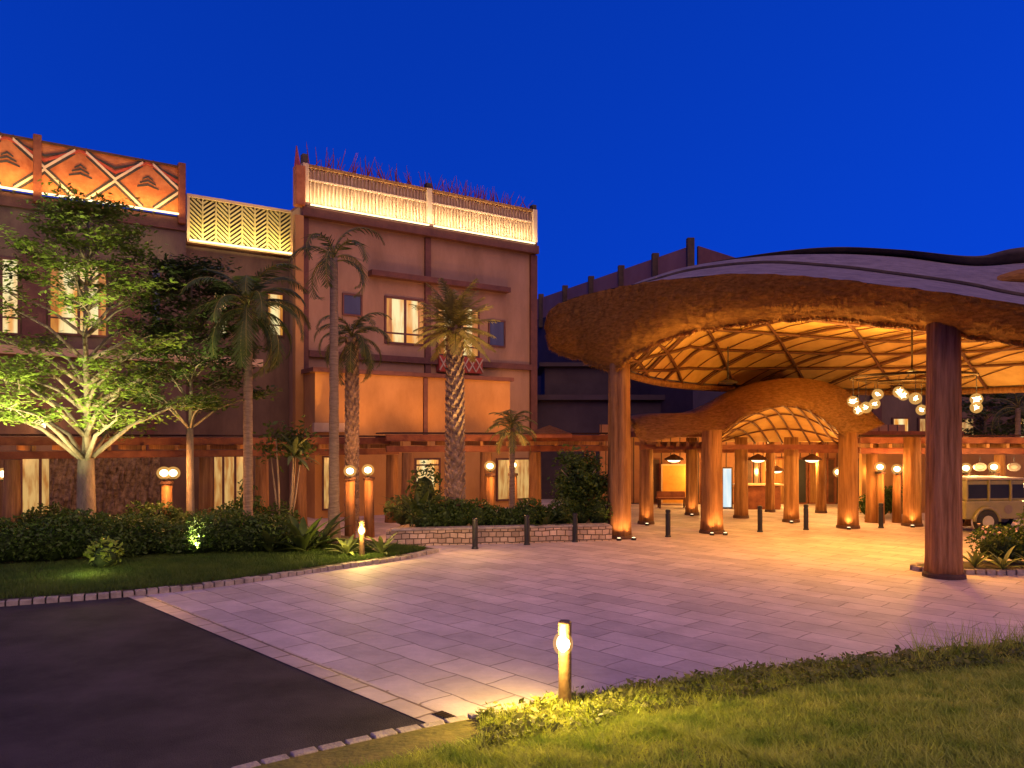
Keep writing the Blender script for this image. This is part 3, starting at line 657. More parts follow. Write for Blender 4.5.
# rounded lower lip turning back inward
E_ = [P(549,340,27.0),P(560,352,26.6),P(592,362,25.4),P(625,372,24.1),P(645,378,24.6),P(672,383,25.6),P(715,387,28),P(775,389,30),P(850,391,30.5),P(930,391,29),P(1024,388,26),P(1260,380,19)]
E = catmull(E_, NU)
for q_ in range(3): A[:,2] += .018*np.sin(np.arange(NU)*(.9+.7*q_)+q_)
rows.insert(0, list(A+(E-A)/np.linalg.norm(E-A,axis=1)[:,None]*.35+[0,0,.12]))
fas = MB().grid(rows).build('thatch_fascia', M['thatch'], can, smooth=True, world=True)
def shag(rows, n, mat, par, L=(.08,.26)):
    g_ = np.array(rows); h_, w_ = g_.shape[:2]; a_ = RNG.uniform(0,h_-1.01,n); b_ = RNG.uniform(0,w_-1.01,n); i_ = a_.astype(int); k_ = b_.astype(int); fa = (a_-i_)[:,None]; fb = (b_-k_)[:,None]
    c_ = (g_[i_,k_]*(1-fa)+g_[i_+1,k_]*fa)*(1-fb)+(g_[i_,k_+1]*(1-fa)+g_[i_+1,k_+1]*fa)*fb
    up_ = g_[i_+1,k_]-g_[i_,k_]; up_ /= np.linalg.norm(up_,axis=1)[:,None]+1e-6; sd_ = g_[i_,k_+1]-g_[i_,k_]; sd_ /= np.linalg.norm(sd_,axis=1)[:,None]+1e-6
    nn_ = np.cross(sd_, up_); nn_ *= np.sign(-nn_[:,1:2]+1e-9)
    l_ = RNG.uniform(*L,(n,1)); wd = RNG.uniform(.008,.02,(n,1)); dr_ = -up_+sd_*RNG.normal(0,.3,(n,1))
    b0_ = c_+nn_*.004; V = np.stack([b0_-sd_*wd, b0_+sd_*wd, b0_+dr_*l_+nn_*RNG.uniform(.004,.02,(n,1))],1)
    quads('loose_straw', V, mat, par, world=True)
shag(rows[1:], 30000, M['thatch'], can, (.05,.15))
# frayed straw fringe on the lower edge
n = 5200; j = RNG.uniform(0,NU-1.01,n); ji = j.astype(int); f = (j-ji)[:,None]; c = A[ji]*(1-f)+A[ji+1]*f
ax = np.stack([RNG.uniform(.01,.025,n), RNG.normal(0,.006,n), np.zeros(n)],1); dn = np.stack([RNG.normal(0,.05,n), RNG.normal(-.03,.05,n), -RNG.uniform(.02,.15,n)],1)
c = c+np.stack([np.zeros(n),RNG.uniform(-.1,.05,n),RNG.uniform(0,.1,n)],1)
quads('straw_fringe', np.stack([c-ax, c+ax, c+dn],1), M['thatch'], can, world=True)
def S(u, v):
    i = min(int(u*(NU-1)), NU-2); f = u*(NU-1)-i
    a = A[i]*(1-f)+A[i+1]*f; e = E[i]*(1-f)+E[i+1]*f; p = a*(1-v)+e*v
    wdt = min(1, np.linalg.norm(e-a)/6)
    return p+np.array([0,0,.1+1.15*wdt*4*v*(1-v)])
U0 = .19
rows = [[S(u,v) for u in np.linspace(.02,1,80)] for v in np.linspace(0,1,20)]
MB().grid(rows).build('ceiling', M['ceil'], can, smooth=True, world=True)
ribs = []
for k in range(11):  # long ribs sweeping from the rear left to the front right
    u0 = .2+.085*k; ribs.append([(u0-.28+.34*(1-t)*1.0+.0, t) for t in np.linspace(0,1,16)])
for k in range(9):
    u0 = .1+.1*k; ribs.append([(u0+.02+.16*t, t) for t in np.linspace(0,1,16)])
for k in range(6):
    v0 = .12+.15*k; ribs.append([(t, v0+.04*math.sin(t*7+k)) for t in np.linspace(.3,.99,30)])
fine = []
for k in range(26):
    u0 = .2+.037*k; fine.append([(u0-.28+.34*(1-t), t) for t in np.linspace(0,1,14)])
for pth in fine:
    pts = [S(u,v)-np.array([0,0,.03]) for u, v in pth if .2 <= u <= .995]
    if len(pts) > 3: MB().tube(pts, .018, 5).build('ceiling_lath', M['rib'], can, smooth=True, world=True)
for pth in ribs:
    pts = [S(u,v)-np.array([0,0,.09]) for u, v in pth if .2 <= u <= .995]
    if len(pts) > 3: MB().tube(pts, .05, 6).build('ceiling_rib', M['rib'], can, smooth=True, world=True)
mb = MB(); mb.tube([p-np.array([0,-.05,.05]) for p in E[20:]], .11, 8); mb.build('rear_edge_beam', M['wood'], can, smooth=True, world=True)
mb = MB(); mb.tube([p+np.array([0,.25,.04]) for p in A[24:]], .07, 8); mb.build('front_edge_beam', M['wood'], can, smooth=True, world=True)
# roof skins above: three overlapping shells
C_ = [P(546,329,26.5),P(552,314,25.8),P(574,304,25),P(604,294,24.6),P(640,285,24.2),P(690,271,23.4),P(760,263.5,22),P(830,267,20.8),P(900,275.5,19.6),P(965,285,18.6),P(1040,299,17.8),P(1260,325,17)]
C = catmull(C_, NU)
MB().grid([list(B), list(lerp(B,C,.33)), list(lerp(B,C,.66)), list(C)]).build('lower_roof_shell', M['rooftop'], can, smooth=True, world=True)
C2 = C+[0,0,.0]; D0 = C+np.array([0,.02,.06]); 
sel = slice(30, NU)
MB().grid([list(C[sel]-[0,.08,.01]), list(C[sel]+[0,-.08,.06]), list(D0[sel])]).build('lower_roof_rim', M['roofdark'], can, smooth=True, world=True)
R_ = [P(660,279,25.5),P(690,269,25.5),P(760,259,25.5),P(830,254,25),P(900,257,24.5),P(975,266,23.5),P(1040,262,23),P(1150,262,23),P(1260,270,23)]
R1 = catmull(R_, NU-30); D1 = D0[sel]
MB().grid([list(D1), list(lerp(D1,R1,.5)+[0,0,.1]), list(R1)]).build('upper_roof_shell', M['rooftop'], can, smooth=True, world=True)
T_ = [P(660,278,25.6),P(690,267,25.6),P(760,254,25.4),P(830,247,24.8),P(900,249.5,24.2),P(975,256,23.4),P(1024,247,22.8),P(1150,240,22.8),P(1260,255,22.8)]
T1 = catmull(T_, NU-30)
back1 = lerp(T1, E[30:], .9)*1.0+[0,1.2,.1]
MB().grid([list(R1-[0,.12,0]), list(lerp(R1,T1,.6)-[0,.3,0]), list(T1), list(T1+[0,1.4,.1])]).build('ridge_roof_rim', M['roofdark'], can, smooth=True, world=True)
MB().grid([list(T1+[0,1.4,.1]), list(lerp(T1+[0,1.4,.1],back1,.5)+[0,.8,.5]), list(back1), list(E[30:]+[0,.05,-.02])]).build('rear_roof_slope', M['rooftop'], can, smooth=True, world=True)
MB().grid([list(C[:30]), list(lerp(C[:30],E[:30],.5)+[0,.2,.2]), list(E[:30])]).build('tip_roof_slope', M['rooftop'], can, smooth=True, world=True)
# upper right shell with its own lit underside
u1 = catmull([P(985,285,19.2),P(1000,279,19.1),P(1024,273,19),P(1100,262,19),P(1200,262,18.8)], 20); u2 = catmull([P(983,286,19.3),P(1002,287,19.3),P(1026,290,19.3),P(1100,296,19.2),P(1200,300,19)], 20)
MB().grid([list(u2), list(lerp(u1,u2,.5)-[0,.2,0]), list(u1), list(u1+[0,2,.35])]).build('upper_thatch_lip', M['thatch'], can, smooth=True, world=True)
# unseen warm spots added under the ceiling to brighten it
for px, py, D, e in ((655,400,22.0,50),(700,385,21.5,90),(770,395,21,150),(840,392,19.6,200),(905,395,19.5,170),(985,400,19.0,170),(1080,400,18,150),(860,385,22.5,120),(930,395,22,120)):
    p = P(px,py,D); lamp('SPOT', p, e*1.5, (1,.56,.13), .2, aim=p+[0,0,5], spot=150, name='ceiling_fill')
for px, D in ((735,22.0),(800,19.0),(880,19.5),(830,22.5)):
    p = P(px,392,D); lamp('SPOT', p, 95, (1,.43,.05), .2, aim=p-[0,0,4], spot=140, name='canopy_fill')  # downlights added to gild the paving, with no fixtures
fl = thing('added_floodlight', (0,0,0), '', 'floodlight', 'added floodlights up on the canopy columns')
MB().box(-.1,.1,-.08,.08,-.05,.07).build('housing', M['black'], fl, bevel=.01); MB().box(-.08,.08,-.06,.06,.072,.078).build('lens', M['bulbd'], fl)  # added housings for the ceiling light; none are seen on the columns
for i, (c_, z_, lb_) in enumerate(((c944,4.6,'inner side of the island column'),(c619,4.3,'inner side of the tall left canopy column'))):
    q = np.array(c_.location)+[.1 if i == 0 else .0, .5, z_]
    f_ = fl if i == 0 else dup(fl, q, '')
    f_.location = tuple(q); f_['label'] = 'added small black floodlight on the '+lb_
# ================================================================== ARCHED PORCH
por = thing('arched_porch', (8,26,3.2), 'smaller thatched porch with a lit ribbed vault before the lobby', 'porch')
I_ = [P(632,424,24.6),P(642,440,24.4),P(672,436,24.4),P(703,431,24.3),P(722,431,24.4),P(745,415,24.5),P(770,406,24.6),P(790,404,24.7),P(812,410,24.9),P(832,423,25.2),P(846,435,25.5),P(862,432,25.6),P(881,424,25.8)]
O_ = [P(630,419,26.0),P(650,415,26),P(674,413.5,26),P(698,413,26),P(720,405,26),P(742,393,26),P(765,383,26),P(790,378,26),P(815,380,26.2),P(838,386,26.4),P(855,397,26.6),P(870,410,26.6),P(882,422,26.4)]
I1 = catmull(I_, 70); O1 = catmull(O_, 70)
rows = []
for v in np.linspace(0,1,9):
    rows.append(list(lerp(I1,O1,v)+[0,-.22*math.sin(v*PI),-.05*math.sin(v*PI)]+RNG.normal(0,.008,(70,3))))
rows.insert(0, list(I1+[0,.3,.06]))
rows.append(list(O1+[0,2.5,.1])); rows.append(list(O1*[1,1,.9]+[0,6,.1]))
MB().grid(rows).build('thatch_roof', M['straw'], por, smooth=True, world=True)
shag(rows[1:10], 9000, M['straw'], por, (.06,.18))
n = 2500; j = RNG.uniform(0,68.9,n); ji = j.astype(int); f = (j-ji)[:,None]; c = I1[ji]*(1-f)+I1[ji+1]*f
ax = np.stack([RNG.uniform(.008,.02,n), np.zeros(n), np.zeros(n)],1); dn = np.stack([RNG.normal(0,.04,n), RNG.normal(-.02,.04,n), -RNG.uniform(.02,.09,n)],1)
quads('straw_fringe', np.stack([c-ax, c+ax, c+dn],1), M['straw'], por, world=True)
vi = catmull(I_[4:11], 40); vbk = np.array([P(lerp(722,846,t), 443, 30.5) for t in np.linspace(0,1,40)])
def S2(u, v):
    i = min(int(u*38.999), 38); f = u*39-i; a = vi[i]*(1-f)+vi[i+1]*f; e = vbk[i]*(1-f)+vbk[i+1]*f
    return a*(1-v)+e*v+np.array([0,0,.5*math.sin(v*PI)*math.sin(u*PI)+.04])
MB().grid([[S2(u,v) for u in np.linspace(0,1,40)] for v in np.linspace(0,1,12)]).build('vault_ceiling', M['ceil'], por, smooth=True, world=True)
for k in range(12):
    u0 = -.3+k*.11
    pts = [S2(min(max(u0+.35*v,0),1), v)-np.array([0,0,.06]) for v in np.linspace(0,1,14) if 0 <= u0+.35*v <= 1]
    if len(pts) > 3: MB().tube(pts, .035, 6).build('vault_rib', M['rib'], por, smooth=True, world=True)
for v in (.08,.3,.55,.8):
    MB().tube([S2(u,v)-np.array([0,0,.06]) for u in np.linspace(0,1,24)], .03, 6).build('vault_rib', M['rib'], por, smooth=True, world=True)
MB().bar(P(640,447,25.2), P(1010,444,29.4)*[0,0,0]+P(846,447,26.2), .2, .16).build('front_beam', M['woodh'], por, world=True)
MB().bar(P(640,449,30.4), P(860,449,30.4), .25, .3).build('rear_beam', M['woodh'], por, world=True)
for i in range(7):
    p = P(650+i*9,444,26.4); MB().bar(p-[0,1.6,0], p+[0,3,0], .09, .14).build('rafter', M['wood'], por, world=True)
for px, D, e in ((750,26.5,40),(790,27.5,55),(825,27,40),(672,27,25)):
    p = P(px,472,D); lamp('POINT', p, e, GOLD, .15, name='porch_light')

# ================================================================== LOBBY behind
M['lobw'] = brickmat('timber_panelling', (.4,.17,.06), (.26,.1,.04), (.06,.02,.01), 1, .42, 3.2, .03, (R(90),0,0), rough=.6)
lob = thing('entrance_lobby', (11,40,0), 'lamp-lit timber entrance lobby deep behind the porch', 'building')
DB = 35.4
def bx(x0, x1, y0, y1, z0, z1, D): # front-facing box given by pixels at depth D
    a = P(x0,y1,D); b = P(x1,y0,D); return a[0], b[0], a[2], b[2]
MB().box(P(600,0,DB)[0], P(905,0,DB)[0], DB, DB+.3, 0, 3.6).build('back_wall', M['lobw'], lob, world=True)
MB().box(P(640,0,30.8)[0], P(905,0,DB)[0], 30.8, DB+.3, 3.02, 3.25).build('roof_slab', M['woodh'], lob, world=True)
def fpanel(name, x0, x1, y0, y1, D, mat, th=.08, fm=None, fr=.06):
    X0, X1, Z0, Z1 = bx(x0,x1,0,0,0,0,D)[0], bx(x0,x1,0,0,0,0,D)[1], P(x0,y1,D)[2], P(x0,y0,D)[2]
    o = MB().box(X0,X1,D-th,D,max(Z0,.01),Z1).build(name, fm or M['dwood'], lob, world=True)
    q = MB().box(X0+fr,X1-fr,D-th-.012,D-th-.002,max(Z0,.01)+fr,Z1-fr).build('pane' if 'door' in name or 'window' in name else 'face', mat, o)
    q.data.transform(lob.matrix_basis.inverted()); return o
fpanel('golden_panel', 661, 687, 464, 504, 34.6, M['gold'], fm=M['tan'])
fpanel('lit_door', 721, 732, 467, 511, 33.0, M['door_w'], th=.1)
for x0, x1, m in ((650,660,'dwood'),(700,716,'dwood'),(745,752,'dwood'),(760,768,'wood'),(772,784,'wood'),(796,806,'black'),(808,818,'wood'),(826,834,'dwood'),(855,866,'dwood')):
    fpanel('wall_panel', x0, x1, 458, 509, DB-.004, M[m], th=.12, fm=M['woodh'])
for x0, x1 in ((753,758),(819,824),(786,790),(840,844),(884,898)):
    fpanel('amber_window', x0, x1, 458, 505, DB-.004, M['wino'], th=.1, fr=.03)
for i, (px, py, D, e) in enumerate(((674,462,33,45),(757,460,32,80),(776,470,34,110),(812,460,31,80),(838,473,32,70),(700,470,34,70),(870,468,31,60))):
    lamp('POINT', P(px,py+4,D), e, GOLD, .12, name='lobby_light')
dsk = thing('reception_desk', P(757,500,32.8)*[1,1,0], 'low timber reception desk behind the middle porch columns', 'desk')
MB().box(-.9,.9,-.3,.3,0,1.0).build('body', M['woodh'], dsk, bevel=.02); MB().box(-1,1,-.4,.4,1.003,1.07).build('desk_top', M['tan'], dsk, bevel=.01)
bn = thing('bench', P(672,508,33.2)*[1,1,0], 'dark low bench under the golden panel', 'bench')
MB().box(-.65,.65,-.25,.25,.38,.46).build('seat', M['woodh'], bn, bevel=.01); MB().box(-.6,.6,.2,.26,.46,.7).build('backrest', M['woodh'], bn)
for x in (-.55,.55):
    for y in (-.2,.18): MB().box(x-.03,x+.03,y-.03,y+.03,0,.377).build('leg', M['dwood'], bn)
# pendant lanterns in the porch
pd0 = thing('pendant_lantern', (0,0,0), '', 'lantern', 'pendant lanterns inside the porch')
MB().tube([(0,0,.62),(0,0,.16)], .012, 6).build('rod', M['black'], pd0)
MB().lathe([(.04,.18),(.34,.02),(.36,-.04)], n=18)._l([(.36,-.04),(.3,-.02),(.04,.12)], (0,0,0), 18).build('shade', M['dwood'], pd0, smooth=True)
MB().ball((0,0,-.02), .2, 12, (1.3,1.3,.55)).build('glass_bowl', M['bulbd'], pd0, smooth=True)
for i, (px, py, D, lb_) in enumerate(((674,459,29,'above the golden panel'),(758,459,28.5,'left under the vault ceiling'),(812,459,28.5,'right under the vault ceiling'),(776,470,32,'lowest and farthest in the lobby'))):
    o = pd0 if i == 0 else dup(pd0, (0,0,0), '')
    o.location = tuple(P(px,py,D)); o['label'] = 'shaded pendant lantern glowing '+lb_
# ================================================================== CHANDELIER
cc = P(912,377,20.0)
ch = thing('chandelier', cc, 'large lit ring chandelier with clusters of bulbs behind the island column', 'chandelier')
MB().tube([(0,0,1.35),(0,0,.15)], .025, 8).build('rod', M['iron'], ch); MB().lathe([(.16,.08),(.2,.14),(.05,.2)], n=16).build('hub', M['black'], ch)
RR = 1.45
def ring(mb, r, z, w): mb.tube([(r*math.cos(a),r*math.sin(a),z) for a in np.linspace(0,2*PI,41)], w, 8, cap=False)
mb = MB(); ring(mb, RR, 0, .035); mb.build('outer_ring', M['iron'], ch, smooth=True)
mb = MB(); ring(mb, .8, -.12, .025); mb.build('inner_ring', M['iron'], ch, smooth=True)
for k in range(6):
    a = k*PI/3+.2; MB().bar((0,0,.12), (RR*math.cos(a),RR*math.sin(a),0), .035, .035).build('spoke', M['iron'], ch)
def star(mb, c, r, n=9):
    for k in range(n):
        d = Vector((random.gauss(0,1),random.gauss(0,1),random.gauss(0,1))).normalized(); b = Vector(c)
        o = d.orthogonal().normalized()*.3*r; o2 = d.cross(o).normalized()*.3*r
        mb.add([b+o, b+o2, b-o, b-o2, b+d*r], [(0,1,4),(1,2,4),(2,3,4),(3,0,4)])
    mb.ball(c, r*.5, 8)
for i in range(15):
    a = i*2*PI/15+.1; rr = RR if i % 3 else .8; z = (-.42,-.62,-.8)[i % 3]
    x, y = rr*math.cos(a), rr*math.sin(a)
    MB().tube([(x,y,-.02),(x,y,z+.1)], .008, 4).build('drop_rod', M['black'], ch)
    mb = MB(); star(mb, (x,y,z), .12 if i % 2 else .09); sg_ = mb.build('glass_star', M['bulbw'], ch)
    MB().ball((x,y,z), .145, 14).build('globe', M['halo'], sg_, smooth=True)  # outer shell paints the glow round the bulb
for k in range(3):
    a = k*2*PI/3+.5; lamp('POINT', np.array(cc)+[1.0*math.cos(a),1.0*math.sin(a),-.95], 200, (1,.48,.07), .15, name='chandelier_light')
c2 = thing('unlit_pendant', P(728,383,23.5), 'dark unlit pendant hanging at the left of the canopy ceiling', 'pendant')
MB().tube([(0,0,1.1),(0,0,.06)], .02, 6).build('rod', M['black'], c2); MB().lathe([(.04,-.05),(.3,0),(.26,.05),(.05,.1)], n=14).build('disc', M['black'], c2)

# ================================================================== RIGHT BACKGROUND
rw = thing('side_building', (24,46,0), 'brown side building with narrow lit windows beyond the right pergola', 'building')
DR = 42.
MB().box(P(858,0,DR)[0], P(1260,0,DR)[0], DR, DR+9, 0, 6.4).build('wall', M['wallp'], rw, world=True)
MB().box(P(854,0,DR)[0], P(1264,0,DR)[0], DR-.3, DR+9.3, 6.403, 6.7).build('roof', M['roofdark'], rw, world=True)
for x0, x1, m in ((893,907,'winy'),(919,924,'winc'),(961,972,'winc'),(1014,1026,'winy'),(936,944,'wind')):
    a = P(x0,440,DR); b = P(x1,419,DR)
    f_ = MB().box(a[0]-.08,b[0]+.08,DR-.1,DR-.003,a[2]-.35,b[2]+.08).build('window', M['trim'], rw, world=True)
    q = MB().box(a[0],b[0],DR-.112,DR-.102,a[2]-.28,b[2]).build('pane', M[m], f_); q.data.transform(rw.matrix_basis.inverted())
for px in (875,930,985,1040):
    a = P(px,440,DR); MB().box(a[0]-.25,a[0]+.25,DR-.25,DR-.004,0,6.38).build('pilaster', M['trim'], rw, world=True)
# ground-floor glow behind right pergola
lw = tag(MB().box(P(862,0,31)[0], P(1150,0,31)[0], 31, 31.25, 0, 2.75).build('pergola_wall', M['wallo']), 'ochre wall under the right pergola behind the safari truck', 'wall')
for x0, x1, nm in ((883,893,'wino'),(1001,1008,'wino'),(1018,1030,'winc')):
    pass
def oval_sign(px, py, D, label):
    t = thing('oval_sign', P(px,py,D), label, 'sign', 'oval signs under the right pergola')
    mb = MB(); n = 28
    vs = [(.21*math.cos(2*PI*k/n), y, .14*math.sin(2*PI*k/n)) for y in (-.02,.02) for k in range(n)]
    mb.add(vs, [tuple(range(n)), tuple(range(2*n-1,n-1,-1))]+[(k,n+k,n+(k+1)%n,(k+1)%n) for k in range(n)]); mb.build('plate', M['sign'], t)
    mb = MB(); vs = [(.1*math.cos(2*PI*k/n), -.026, .065*math.sin(2*PI*k/n)) for k in range(n)]+[(.1*math.cos(2*PI*k/n), -.021, .065*math.sin(2*PI*k/n)) for k in range(n)]
    mb.add(vs, [tuple(range(n)), tuple(range(2*n-1,n-1,-1))]+[(k,n+k,n+(k+1)%n,(k+1)%n) for k in range(n)]); mb.build('emblem', M['canvas'], t)
    MB().tube([(0,0,.18),(0,0,.33)], .012, 6).build('hanger', M['black'], t)
oval_sign(980,467,25.6,'pale oval sign hanging between the two lamps at the right')
oval_sign(1014,467,25.4,'rightmost pale oval sign near the frame edge')

# ================================================================== WALL LAMPS (sconces on short piers or posts)
sc0 = thing('wall_lamp', (0,0,0), '', 'lamp', 'warm globe lamps along the pergolas')
q_ = MB().ball((0,0,0), .09, 14, (1.2,1,1)).build('bulb', M['bulb'], sc0, smooth=True); MB().ball((0,0,0), .17, 18, (1.1,1,1)).build('globe', M['halo'], sc0, smooth=True)  # outer shell paints the glow round the lamp
MB().lathe([(.03,-.2),(.07,-.14),(.1,-.1)], n=12).build('cup', M['black'], sc0, smooth=True)
MB().bar((0,.0,-.17), (0,.22,-.17), .03, .03).build('arm', M['black'], sc0)
lamps = [(3,474,21.6,'on the leftmost pergola post'),(164,473,20.6,'on the low red pier right of the broad tree, left of the pair'),(173,473,20.9,'on the low red pier right of the broad tree, right of the pair'),(350,471,22.6,'left of the pair beside the tall slim palm'),(368,470,22.9,'right of the pair beside the tall slim palm'),
 (490,466,25.2,'left of the pair right of the thick palm trunk'),(513,465,25.4,'right of the pair right of the thick palm trunk'),(880,467,26.8,'left of the pair left of the glowing column'),(897,469,26.9,'right of the pair left of the glowing column'),(966,468,25.9,'just right of the island column'),(994,467,25.7,'between the two oval signs'),(1022,486,25.2,'at the right frame edge'),(838,472,29,'left beside the porch right column')]
for i, (px, py, D, lb_) in enumerate(lamps):
    o = sc0 if i == 0 else dup(sc0, (0,0,0), '')
    o.location = tuple(P(px,py,D)); o['label'] = 'globe lamp '+lb_
    lamp('POINT', P(px,py,D)+[0,-.32,.0], 52, AMB if px < 900 else WARM, .12, name='globe_light')
# piers carrying the lamps
pr0 = thing('lamp_pier', (0,0,0), '', 'pier', 'short red timber piers carrying lamps')
MB().tube([(0,0,0),(0,0,1.0),(0,0,1.72)], [.16,.14,.13], 14, lobes=lambda a,t: 1+.05*math.cos(5*a)).build('shaft', M['wood'], pr0, smooth=True)
MB().lathe([(.17,1.723),(.17,1.8)], n=14).build('cap', M['dwood'], pr0)
for i, (px, D, lb_) in enumerate(((167,20.9,'right of the broad lit tree'),(350,22.95,'beside the tall slim palm'),(369,23.2,'right of the tall slim palm'),(490,25.6,'right of the thick palm trunk'),(513,25.8,'left of the small round tree'),(880,27.2,'in the right pergola left of the glowing column'),(897,27.3,'in the right pergola against the glowing column'),(966,26.3,'behind the safari truck by the island column'),(994,26.1,'behind the safari truck below the lamp'))):
    o = pr0 if i == 0 else dup(pr0, (0,0,0), '')
    o.location = tuple(P(px,HY,D)*[1,1,0]); o['label'] = 'short red timber pier '+lb_
# unseen spots added to brighten the ochre storey, block and corner pilaster
for s in (1.5, 4.5, 8.0):
    lamp('SPOT', FW(s, OP+2.0, 3.3), 105, AMB, .25, aim=FW(s+.3, OP, 5.6), spot=120, name='facade_fill')
for s in (2.5, 8.5):
    lamp('SPOT', FW(s, 5.5, 3.4), 190, (1,.5,.28), .5, aim=FW(s, 0, 10.0), spot=80, name='facade_fill')
lamp('SPOT', FW(.0, 2.2, 3.3), 170, (1,.5,.12), .2, aim=FW(-.15, .3, 9.0), spot=26, name='pilaster_fill')
# glow beneath the pergolas
for px, D in ((30,22.4),(120,23.6),(230,25.6),(310,27.0),(420,27.3),(520,28.0),(580,28.5)):
    lamp('POINT', P(px,462,D), 16, AMB, .3, name='pergola_light')

# ================================================================== BOLLARDS
def bollard(loc, h, r, label, group, mat):
    t = thing('bollard', loc, label, 'bollard', group)
    MB().lathe([(r*1.25,0),(r*1.2,.03),(r,.05),(r,h-.12)], n=18).build('post', mat, t, smooth=False)
    MB().lathe([(r*.82,h-.12),(r*.82,h-.09),(r*1.02,h-.088),(r*1.02,h-.02),(r*.7,h)], n=18).build('cap', mat, t)
    return t
bl = [(475,549,'leftmost dark bollard before the planter wall'),(527,545,'second dark bollard from the left before the planter wall'),(575,542,'third dark bollard, below the small round tree'),(668,537,'dark bollard between the tall left canopy column and porch'),(760,532,'dark bollard right of the porch left column'),(806,530,'dark bollard before the middle porch column'),(881,528,'dark bollard between porch and glowing column')]
b0 = None
for px, py, lb_ in bl:
    if b0 is None: b0 = bollard(G(px,py)+[0,0,.004], .82, .075, lb_, 'dark bollards along the plaza', M['black'])
    else: dup(b0, G(px,py)+[0,0,.004], lb_)
def light_bollard(loc, h, label, e, ang, vis=1.):
    t = thing('light_bollard', loc, label, 'lamp post', None, rz=ang)
    r = .068
    MB().lathe([(r*1.5,0),(r*1.45,.02),(r,.03),(r,h-.32)], n=20).build('post', M['bronze'], t)
    mb = MB()  # half sleeve behind the lens
    n = 14; vs = []
    for z in (h-.32,h-.14):
        for k in range(n+1):
            a = R(-60)+R(240)*k/n; vs.append((r*math.cos(a), r*math.sin(a), z))
    mb.add(vs, [(k,k+1,n+2+k,n+1+k) for k in range(n)]); mb.build('reflector_sleeve', M['bronze'], t)
    MB().lathe([(r,h-.14),(r,h-.02),(r*.8,h)], n=20).build('cap', M['bronze'], t)
    MB().ball((0,-.03,h-.23), .072, 14, (1,1,1.3)).build('lens', M['bulb'], t, smooth=True); MB().ball((0,-.04,h-.23), .105, 16, (1,1,1.2)).build('halo_shell', M['halo'], t, smooth=True)  # outer shell paints the glow round the lens
    lamp('POINT', (0,-.16,h-.2), e, (1,.66,.16), .06, parent=t, name='bollard_light')
    return t
light_bollard(G(565,720)+[0,0,.05], .98, 'lit bronze bollard lamp in the foreground ground cover', 150, R(-35))
light_bollard(G(362,560)+[0,0,.09], .86, 'lit bollard lamp among spiky leaves at the bed tip', 90, R(-5))

# ================================================================== PLANTER
pw0, pw1 = G(386,547), G(612,541)
pl = thing('planter_wall', (pw0+pw1)/2, 'low stone block planter wall behind the row of dark bollards', 'wall')
dW = (pw1-pw0)/np.linalg.norm(pw1-pw0)
mb = MB()
mb.hexa([pw0, pw1, pw1+[0,.35,0], pw0+[0,.35,0], pw0+[0,0,.42], pw1+[0,0,.42], pw1+[0,.35,.42], pw0+[0,.35,.42]])
mb.hexa([pw0+[0,.36,0], pw0+[.35,.36,0], pw0+[.9,3.4,0], pw0+[.55,3.4,0], pw0+[0,.36,.42], pw0+[.35,.36,.42], pw0+[.9,3.4,.42], pw0+[.55,3.4,.42]])
mb.build('block_wall', M['stone'], pl, world=True)
MB().bar((pw0+pw1)/2-dW*3.1+[0,.17,.455], (pw0+pw1)/2+dW*3.1+[0,.17,.455], .4, .06).build('coping', M['kerb'], pl, world=True, bevel=.015)
MB().add([pw0+[.3,.36,.36], pw1+[0,.36,.36], pw1+[.6,3.4,.36], pw0+[.8,3.4,.36]], [(0,1,2,3)]).build('soil_bed', M['soil'], pl, world=True)
for i in range(9):
    pass
lamp('POINT', P(470,515,20.0), 22, WARM, .2, name='planter_light')

# ================================================================== HEDGES and SHRUBS
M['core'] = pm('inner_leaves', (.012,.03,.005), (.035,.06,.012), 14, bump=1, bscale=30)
def hedge(name, pts, w, h, label, cat='hedge', mat=None, dens=900, leaf=.055, base=.09, lump=.42):
    pts = [np.array(p,float) for p in pts]; root = thing(name, pts[len(pts)//2]*[1,1,0]+[0,0,base], label, cat)
    C = []; core = MB()
    for a, b in zip(pts[:-1], pts[1:]):
        L = np.linalg.norm((b-a)[:2]); d = (b-a)/L; nn = np.array([-d[1],d[0],0]); k = max(1,int(L/.45))
        for i in range(k):
            c = a+(b-a)*(i+.5)/k+nn*random.uniform(-.12,.12); hh = h*random.uniform(1-lump,1+lump*.6); ww = w*random.uniform(.8,1.15)
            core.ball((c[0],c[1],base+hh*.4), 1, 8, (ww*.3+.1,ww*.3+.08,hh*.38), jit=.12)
            m = int(dens*1.1*ww*(.055/leaf))
            q = RNG.normal(size=(m,3)); q /= np.linalg.norm(q,axis=1)[:,None]; q[:,2] = np.abs(q[:,2])*RNG.choice([1,1,1,-.6],m)
            q *= RNG.uniform(.75,1.15,(m,1)); C.append(np.array([c[0],c[1],base+hh*.45])+q*[ww*.5+.1,ww*.5+.1,hh*.55])
    C = np.concatenate(C); C = C[C[:,2] > base*.5]
    quads('foliage', leaves(C, leaf, .1, .5), mat or M['leafd'], root, world=True)
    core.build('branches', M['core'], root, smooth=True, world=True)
    return root
hedge('hedge', [P(-40,0,17.6),P(40,0,18.0),P(130,0,18.6)], 1.5, .95, 'dark clipped hedge at the foot of the broad lit tree')
hedge('hedge', [P(125,0,18.9),P(210,0,19.3),P(300,0,19.9)], 1.3, .9, 'dark hedge between the lit bush and the tall slim palm')
hedge('hedge', [P(20,0,20.3),P(150,0,20.4),P(290,0,22.4)], .9, 1.05, 'rear row of dark shrubs along the red pergola', dens=700)
